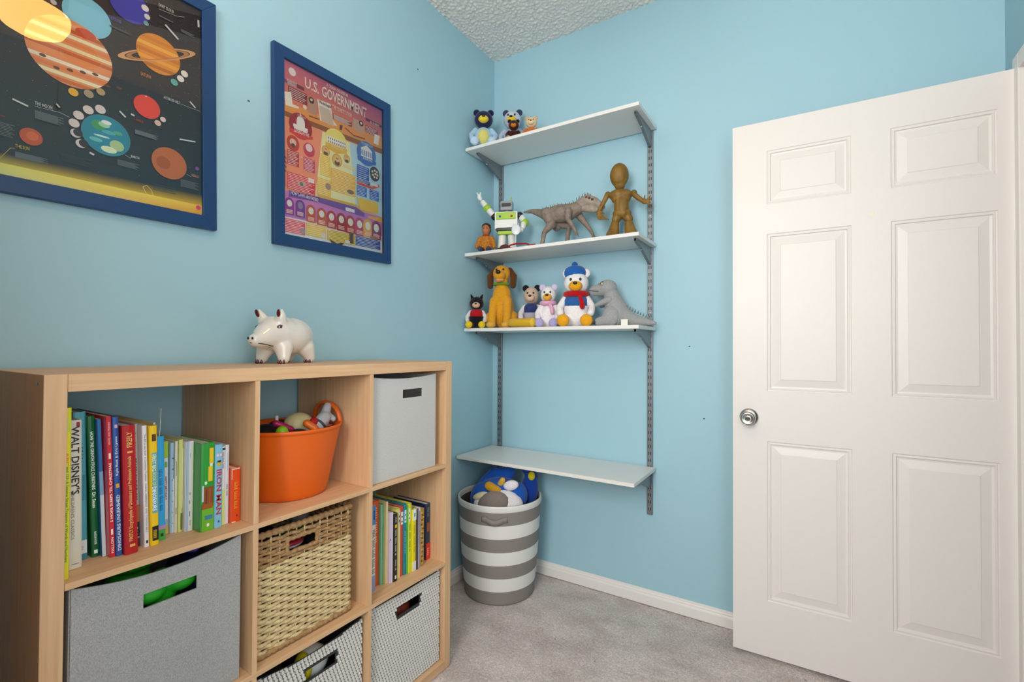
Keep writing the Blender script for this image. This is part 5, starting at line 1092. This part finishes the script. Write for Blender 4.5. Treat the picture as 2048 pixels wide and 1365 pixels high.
# third shelf
bear('small black plush cat with a red jumper, sitting leftmost on the third shelf', .044, -.215, Z3s, .185, 30, '#17171a', '#d9b49a', '#17171a', '#e2c31c', ears='cat', top='#b01822', wide=1.0, arms='#d9d9dc', head='#17171a')
def dog():
    Y = fur('#d99a24'); Y2 = fur('#e0ab42'); BK = fur('#5a3818')
    toy('plush_dog', 'tall golden yellow plush dog sitting upright on the third shelf', 'plush toy', (.162, -.155, Z3s), radians(20), [
     ('body', Y, [('e', (0, .01, .1), (.062, .055, .1)), ('e', (0, -.005, .17), (.05, .045, .06)), ('l', [(-.035, -.03, .14), (-.038, -.055, .06), (-.038, -.065, .02)], [.024, .021, .02]), ('l', [(.035, -.03, .14), (.04, -.055, .06), (.04, -.065, .02)], [.024, .021, .02]), ('e', (-.06, .005, .045), (.03, .05, .045)), ('e', (.06, .005, .045), (.03, .05, .045)), ('l', [(0, -.005, .2), (0, -.012, .25)], [.034, .034])]),
     ('paw', Y2, [('e', (-.038, -.078, .016), (.024, .032, .0158))], 'body'), ('paw', Y2, [('e', (.04, -.078, .016), (.024, .032, .0158))], 'body'),
     ('head', Y, [('e', (0, -.012, .282), (.046, .044, .046)), ('e', (.0, -.055, .268), (.03, .034, .026))]),
     ('chin', Y2, [('e', (0, -.05, .246), (.022, .028, .012))], 'head'), ('tongue', vin('#d07888', .7), [('e', (0, -.07, .24), (.013, .014, .0045), (.5, 0, 0))], 'head'),
     ('nose', BLACK, [('e', (0, -.09, .281), (.013, .01, .01))], 'head'), ('eye', BLACK, [('e', (-.018, -.052, .3), .0052)], 'head'), ('eye', BLACK, [('e', (.018, -.052, .3), .0052)], 'head'),
     ('ear', BK, [('l', [(-.042, 0, .305), (-.062, -.006, .27), (-.06, -.01, .222)], [.012, .019, .016])], 'head'), ('ear', BK, [('l', [(.042, 0, .305), (.062, -.006, .27), (.06, -.01, .222)], [.012, .019, .016])], 'head'),
     ('collar', fur('#6a9a1c'), [('t', [(.037*cos(2*pi*k/20), .037*sin(2*pi*k/20)-.01, .228) for k in range(20)], .007)])], 'plush animals on the wall shelves', vox=.004)
dog()
bear('silver grey plush bear in a dark blue jumper beside the golden dog', .312, -.11, Z3s, .235, 22, '#a9a4b4', '#d9b8a0', '#1d1c22', '#d8b41c', top='#2c3a72', arms='#d8d6da', head='#c9b09c', wide=.85)
toy('plush_cushion', 'shiny golden yellow bolster lying at the front of the third shelf', 'plush toy', (.335, -.24, Z3s), radians(6), [('bolster', mat('gold_satin', '#c9a010', .35, sheen=.3, bscale=60, bump=.3), [('l', [(-.052, 0, .0235), (.048, 0, .0235)], [.021, .0235])]), ('end_seam', fur('#d8b83a'), [('e', (.055, 0, .0235), (.016, .0228, .0228))])])
bear('small white plush bear with a pink collar and lavender feet on the third shelf', .425, -.14, Z3s, .228, 20, '#e6e3e6', '#e2a63a', '#c9bfe0', '#a9a4d0', scarf='#dca4c4', wide=.85)
bear('large white plush bear with a blue knit hat and red scarf on the third shelf', .572, -.135, Z3s, .295, 20, '#e8e6e8', '#e3a21c', '#e8e6e8', '#e0a020', hat='#1f5fae', scarf='#b3121e', top='#2a5f9f', wide=1.0, arms='#e8e6e8', head='#e9e8ea')
def trex():
    GP = fur('#9a9c9e')
    t = thing('plush_dinosaur', 'light grey plush dinosaur with a long tail at the right end of the third shelf', 'plush toy', (.76, -.13, Z3s), radians(3), group='plush animals on the wall shelves'); o = (.76, Z3s)
    L = lambda pts, y=0: [(a-o[0], y, b-o[1]) for a, b in pts]
    m = MB(); m.limb(L([(.742, 1.43), (.756, 1.39), (.77, 1.345), (.80, 1.322), (.846, 1.308), (.89, 1.2995), (.94, 1.2905)]), [.033, .044, .056, .046, .028, .019, .009], 14)
    m.ell((.772-o[0], -.01, .045), (.05, .05, .045)); bd = m.build('body', GP, t, smooth=True, remesh=.004)
    m = MB(); m.ell((.728-o[0], 0, 1.456-o[1]), (.044, .04, .04)); m.limb(L([(.71, 1.452), (.665, 1.447)]), [.034, .026], 12); hd = m.build('head', GP, t, smooth=True, remesh=.0035)
    MB().tube(L([(.640, 1.448)])+[(.648-o[0], -.022, 1.447-o[1]), (.668-o[0], -.0295, 1.443-o[1]), (.695-o[0], -.0345, 1.440-o[1])], .0012, 6).build('mouth_seam', BLACK, hd)
    MB().ell((.708-o[0], -.0385, 1.474-o[1]), (.009, .003, .005), (0, .35, 0)).build('eye', vin('#c9c47a', .4), hd, smooth=True); MB().ell((.707-o[0], -.041, 1.474-o[1]), (.003, .002, .004)).build('pupil', BLACK, hd, smooth=True)
    MB().limb(L([(.697, 1.474), (.708, 1.480), (.719, 1.484)], -.0385), .0013, 6).build('brow', BLACK, hd)
    for y in (-.035, .03):
        m = MB(); m.limb(L([(.745, 1.398), (.715, 1.388), (.685, 1.376)], y), [.017, .014, .009], 9); m.build('arm', GP, bd, smooth=True, remesh=.003)
        m = MB(); m.ell((.757-o[0], y*1.35, .045), (.04, .026, .045)); m.limb(L([(.745, 1.306), (.705, 1.300)], y*1.5), [.026, .021], 10); m.build('leg', GP, bd, smooth=True, remesh=.0035)
        for k in (-1, 0, 1): MB().limb([(.69-o[0], y*1.5+k*.011, .02), (.678-o[0], y*1.5+k*.012, .013)], [.006, .002], 6).build('claw', vin('#2a2a2c', .5), bd, smooth=True)
    for k in range(11): s = k/10; MB().limb([(.793-o[0]+s*.12, 0, 1.385-o[1]-.07*s**.75), (.797-o[0]+s*.12, 0, 1.397-o[1]-.072*s**.75)], [.004, .001], 5).build('back_spike', fur('#6f8288'), bd, smooth=True)
    MB().box(.045, .075, -.052, -.0505, .004, .03).build('cloth_tag', vin('#e8e8e4', .8), t)
trex()
# ------------------------------------------------------------------ ceramic piggy bank
CER = mat('white_glazed_ceramic', '#e6e1db', .16, coat=.6); MAR = mat('maroon_glaze', '#5a1216', .25)
def pig():
    t = thing('piggy_bank', 'white glazed ceramic pig with maroon hooves on the bookcase', 'piggy bank', (.125, -1.338, BH+.0005), radians(20)); t.scale = (1.06,)*3
    m = MB(); m.ell((0, .022, .0795), (.06, .088, .0565), (.06, 0, 0), 22, 16)
    m.limb([(0, -.01, .082), (0, -.045, .0865), (0, -.076, .076), (0, -.100, .066), (0, -.111, .0655)], [.056, .0495, .035, .023, .0195], 18)
    for s in (-1, 1):
        m.limb([(s*.028, -.034, .045), (s*.034, -.04, .024), (s*.036, -.042, .0145)], [.028, .0195, .017], 12); m.limb([(s*.03, .06, .045), (s*.036, .07, .024), (s*.037, .073, .0145)], [.03, .0195, .017], 12)
        m.limb([(s*.027, -.046, .12), (s*.034, -.051, .139), (s*.037, -.054, .154)], [.018, .0125, .004], 10)
    b = m.build('pig_body', CER, t, smooth=True, remesh=.0026, smoothit=34)
    for s in (-1, 1):
        MB().ell((s*.0068, -.1288, .0705), (.0028, .0022, .0038)).build('nostril', BLACK, b, smooth=True)
        MB().ell((s*.0345, -.0645, .142), (.006, .0028, .0115), (.22, s*.25, 0)).build('ear_mark', MAR, b, smooth=True)
        for nm, rr, mt in (('eye_outline', (.0030, .0102, .0060), vin('#3a3434', .4)), ('eye_white', (.0036, .0086, .0047), CER), ('pupil', (.0062, .0042, .0042), BLACK)):
            MB().ell((s*.0372, -.0595, .1035), rr, (.12, 0, s*-.32)).build(nm, mt, b, smooth=True)
        for yy in (-.041, .074):
            for k in (-1, 0, 1): MB().limb([(s*.0365+k*.0085, yy-.0155+abs(k)*.0035, .003), (s*.0365+k*.0085, yy-.0158+abs(k)*.0035, .0105)], [.0036, .0014], 6).build('hoof_mark', MAR, b, smooth=True)
    MB().tube([(-.0225, -.092, .0530), (-.018, -.112, .0565), (0, -.1295, .0580), (.0185, -.112, .0565), (.0250, -.095, .0530), (.0315, -.08, .0490)], .0012, 6).build('mouth_line', vin('#2a1a18', .4), b)
    for k in range(3): MB().tube([(.0205*cos(a)*(1+.09*k), -.102+.008*k, .0665+.0215*sin(a)*(1+.12*k)+.0022*k) for a in (.35, .65, .95, 1.25)], .0007, 5).build('snout_crease', vin('#8a827a', .5), b)
    MB().tube([(0, .097, .09), (.008, .104, .096), (0, .108, .102), (-.006, .104, .098)], .003, 7).build('tail', CER, b, smooth=True)
pig()
# ------------------------------------------------------------------ plush animals heaped in the hamper
HB = '#1c57b4'
toy('plush_bird', 'blue plush bird with white belly and grey patch lying on top of the hamper', 'plush toy', (.235, -.27, .36), radians(20), [
  ('body', fur(HB), [('e', (0, .01, .1), (.13, .085, .085)), ('e', (-.1, .0, .085), (.05, .07, .07)), ('e', (.085, .0, .105), (.05, .06, .065)), ('l', [(-.1, .05, .13), (-.05, .08, .18), (.03, .08, .19)], [.035, .035, .03])]),
  ('belly', fur('#e6e2e6'), [('e', (.02, -.052, .078), (.105, .06, .068)), ('e', (-.085, -.07, .07), (.03, .03, .05))], 'body'), ('grey_patch', fur('#857a74'), [('e', (-.012, -.092, .085), (.08, .04, .06), (0, -.35, 0))], 'belly'),
  ('red_patch', fur('#9a1420'), [('e', (-.068, -.098, .066), (.02, .02, .036), (0, .5, 0))], 'belly'),
  ('foot', fur('#cf9a2a'), [('l', [(-.045, -.045, .155), (.0, -.06, .14)], [.022, .02])], 'body'), ('foot', fur('#d6aa4a'), [('l', [(.01, -.03, .165), (.02, -.04, .185)], [.018, .014])], 'body'), ('wing', fur('#d8cfa8'), [('e', (-.078, -.078, .115), (.04, .02, .018), (0, -.35, 0))], 'body'), ('wing', fur('#e6e4ea'), [('e', (.062, -.045, .165), (.038, .018, .024), (0, -.25, 0))], 'body')], vox=.005)
toy('plush_bird', 'dark blue plush toy with a yellow spot at the back of the hamper', 'plush toy', (.335, -.155, .36), radians(20), [('body', fur('#16409a'), [('e', (.0, .0, .12), (.042, .042, .08)), ('l', [(.01, .0, .18), (-.015, .0, .21), (-.045, .0, .235)], [.03, .024, .014])]), ('yellow_spot', fur('#d8c81e'), [('e', (.012, -.03, .192), (.018, .014, .022))], 'body')], vox=.004)
# ------------------------------------------------------------------ toys in the tub, basket and bins
def simple(name, label, cat, prims, mt, loc, rot=(0, 0, 0), vox=.003, parts=()):
    t = toy(name, label, cat, loc, 0, [('shell', mt, prims)]+list(parts), None, vox); t.rotation_euler = rot; return t
tz = TZ+.004
simple('toy_tube', 'magenta toy tube lying in the orange tub', 'toy', [('l', [(.235, -1.425, tz+.208), (.25, -1.39, tz+.188)], .0095)], vin('#a81450', .4), (0, 0, 0))
simple('toy_block', 'lime green toy cone poking up in the orange tub', 'toy', [('l', [(.262, -1.425, tz+.12), (.272, -1.43, tz+.188)], [.028, .017])], vin('#8ac41c', .4), (0, 0, 0))
simple('toy_shell', 'cream rounded toy with a red gem in the orange tub', 'toy', [('e', (.19, -1.325, tz+.185), (.045, .045, .04)), ('l', [(.185, -1.315, tz+.18), (.175, -1.28, tz+.17)], [.03, .02])], vin('#dccf9c', .45), (0, 0, 0), parts=[('red_gem', vin('#b0101c', .2), [('e', (.246, -1.312, tz+.195), (.012, .02, .018), (0, 0, .4))])])
simple('toy_band', 'orange toy strap standing in the tub beside the grey toy', 'toy', [('l', [(.26, -1.345, tz+.2), (.275, -1.33, tz+.185), (.29, -1.315, tz+.15)], .011)], vin('#d8640c', .4), (0, 0, 0))
simple('toy_figure', 'silver grey toy robot half buried in the orange tub', 'toy', [('l', [(.245, -1.322, tz+.16), (.238, -1.27, tz+.205)], [.026, .021]), ('l', [(.235, -1.268, tz+.205), (.224, -1.248, tz+.238)], [.016, .013]), ('l', [(.232, -1.262, tz+.215), (.245, -1.244, tz+.2)], [.012, .011]), ('l', [(.24, -1.278, tz+.185), (.232, -1.247, tz+.186)], [.011, .012])], vin('#b4b6bc', .35), (0, 0, 0), parts=[('joint', vin('#6a2a1c', .5), [('l', [(.25, -1.262, tz+.196), (.246, -1.25, tz+.188)], .006)]), ('joint', vin('#3a3c42', .5), [('t', [(.24+.024*cos(2*pi*k/18), -1.29+.012*sin(2*pi*k/18), tz+.188-.016*sin(2*pi*k/18)) for k in range(18)], .004)])])
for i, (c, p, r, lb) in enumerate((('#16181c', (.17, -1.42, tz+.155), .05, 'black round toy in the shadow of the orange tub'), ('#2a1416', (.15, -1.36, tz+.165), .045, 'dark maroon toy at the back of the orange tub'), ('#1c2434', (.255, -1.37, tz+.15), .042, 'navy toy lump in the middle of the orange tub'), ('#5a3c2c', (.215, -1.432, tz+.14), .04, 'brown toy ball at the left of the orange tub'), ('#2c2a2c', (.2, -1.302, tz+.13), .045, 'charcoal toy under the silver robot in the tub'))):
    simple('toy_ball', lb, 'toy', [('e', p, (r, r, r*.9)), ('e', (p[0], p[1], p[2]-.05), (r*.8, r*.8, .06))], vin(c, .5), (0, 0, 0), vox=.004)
simple('toy_stick', 'white toy stick standing at the back of the tub', 'toy', [('l', [(.17, -1.385, tz+.16), (.165, -1.38, tz+.215)], .005)], vin('#d8d6d0', .4), (0, 0, 0)); simple('toy_brick', 'amber toy piece at the left edge of the tub', 'toy', [('b', (.15, .18, -1.475, -1.45, tz+.195, tz+.218))], vin('#b07a2a', .5), (0, 0, 0))
# wicker basket contents
bz = S2+.012
simple('toy_car', 'red and white toy car seen through the basket handle', 'toy', [('e', (.29, -1.42, bz+.235), (.035, .042, .016))], vin('#c8bfc0', .35), (0, 0, 0), parts=[('stripe', vin('#9a1a30', .4), [('e', (.297, -1.42, bz+.24), (.032, .04, .010))])])
simple('toy_leaf', 'dark green toy strap in the wicker basket', 'toy', [('l', [(.28, -1.44, bz+.265), (.29, -1.41, bz+.27), (.27, -1.36, bz+.255)], .007)], vin('#3a6a22', .5), (0, 0, 0))
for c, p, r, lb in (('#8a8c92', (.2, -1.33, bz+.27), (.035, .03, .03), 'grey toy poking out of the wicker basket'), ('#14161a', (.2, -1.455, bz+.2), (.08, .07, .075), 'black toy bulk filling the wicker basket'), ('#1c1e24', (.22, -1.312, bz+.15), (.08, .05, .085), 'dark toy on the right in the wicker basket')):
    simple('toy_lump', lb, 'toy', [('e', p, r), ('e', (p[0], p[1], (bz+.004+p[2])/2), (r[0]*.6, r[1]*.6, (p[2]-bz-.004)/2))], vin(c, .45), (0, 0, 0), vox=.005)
# left fabric bin contents
gz = S2+.006
simple('foam_hand', 'bright green toy showing above the grey twill bin', 'toy', [('e', (.2, -1.75, gz+.298), (.06, .055, .03)), ('e', (.19, -1.75, gz+.2), (.05, .05, .1))], vin('#2fb52a', .5), (0, 0, 0), vox=.004); simple('foam_hand', 'bright green toy filling the handle of the grey twill bin', 'toy', [('e', (.325, -1.76, gz+.262), (.026, .032, .026)), ('e', (.325, -1.70, gz+.268), (.026, .034, .028)), ('l', [(.31, -1.73, gz+.27), (.29, -1.73, gz+.1)], [.026, .03])], vin('#25a522', .5), (0, 0, 0), vox=.004)
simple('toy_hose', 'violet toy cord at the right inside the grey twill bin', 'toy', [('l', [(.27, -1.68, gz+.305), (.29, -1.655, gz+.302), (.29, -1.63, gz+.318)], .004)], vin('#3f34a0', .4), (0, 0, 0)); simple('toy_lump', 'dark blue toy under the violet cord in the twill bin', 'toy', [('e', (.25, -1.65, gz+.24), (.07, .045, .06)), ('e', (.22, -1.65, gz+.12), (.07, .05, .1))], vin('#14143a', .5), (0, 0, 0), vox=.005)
# woven bins contents
wz = BT+.006
simple('toy_ball', 'yellow and white toy ball in the lower woven bin', 'toy', [('e', (.3, -1.35, wz+.24), (.04, .05, .045)), ('e', (.28, -1.35, wz+.12), (.05, .05, .1))], vin('#d8d8d8', .35), (0, 0, 0), vox=.004, parts=[('yellow_cap', vin('#c9c01c', .4), [('e', (.312, -1.385, wz+.245), (.03, .022, .04))]), ('yellow_band', vin('#d2c41c', .4), [('e', (.26, -1.34, wz+.292), (.03, .045, .03), (.3, 0, 0))])])
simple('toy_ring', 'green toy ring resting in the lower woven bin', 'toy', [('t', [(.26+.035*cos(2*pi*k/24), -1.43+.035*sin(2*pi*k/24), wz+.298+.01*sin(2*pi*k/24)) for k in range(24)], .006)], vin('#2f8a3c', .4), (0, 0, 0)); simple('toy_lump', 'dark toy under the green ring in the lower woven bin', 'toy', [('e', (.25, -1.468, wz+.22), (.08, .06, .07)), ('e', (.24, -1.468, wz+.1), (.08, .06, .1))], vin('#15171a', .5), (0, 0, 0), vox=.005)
simple('toy_ball', 'rust red toy ball seen through the handle of the bottom right woven bin', 'toy', [('e', (.3, -1.01, wz+.235), (.035, .045, .03)), ('e', (.28, -1.01, wz+.11), (.05, .05, .1))], vin('#7a2a14', .5), (0, 0, 0), vox=.004)
flush_text()
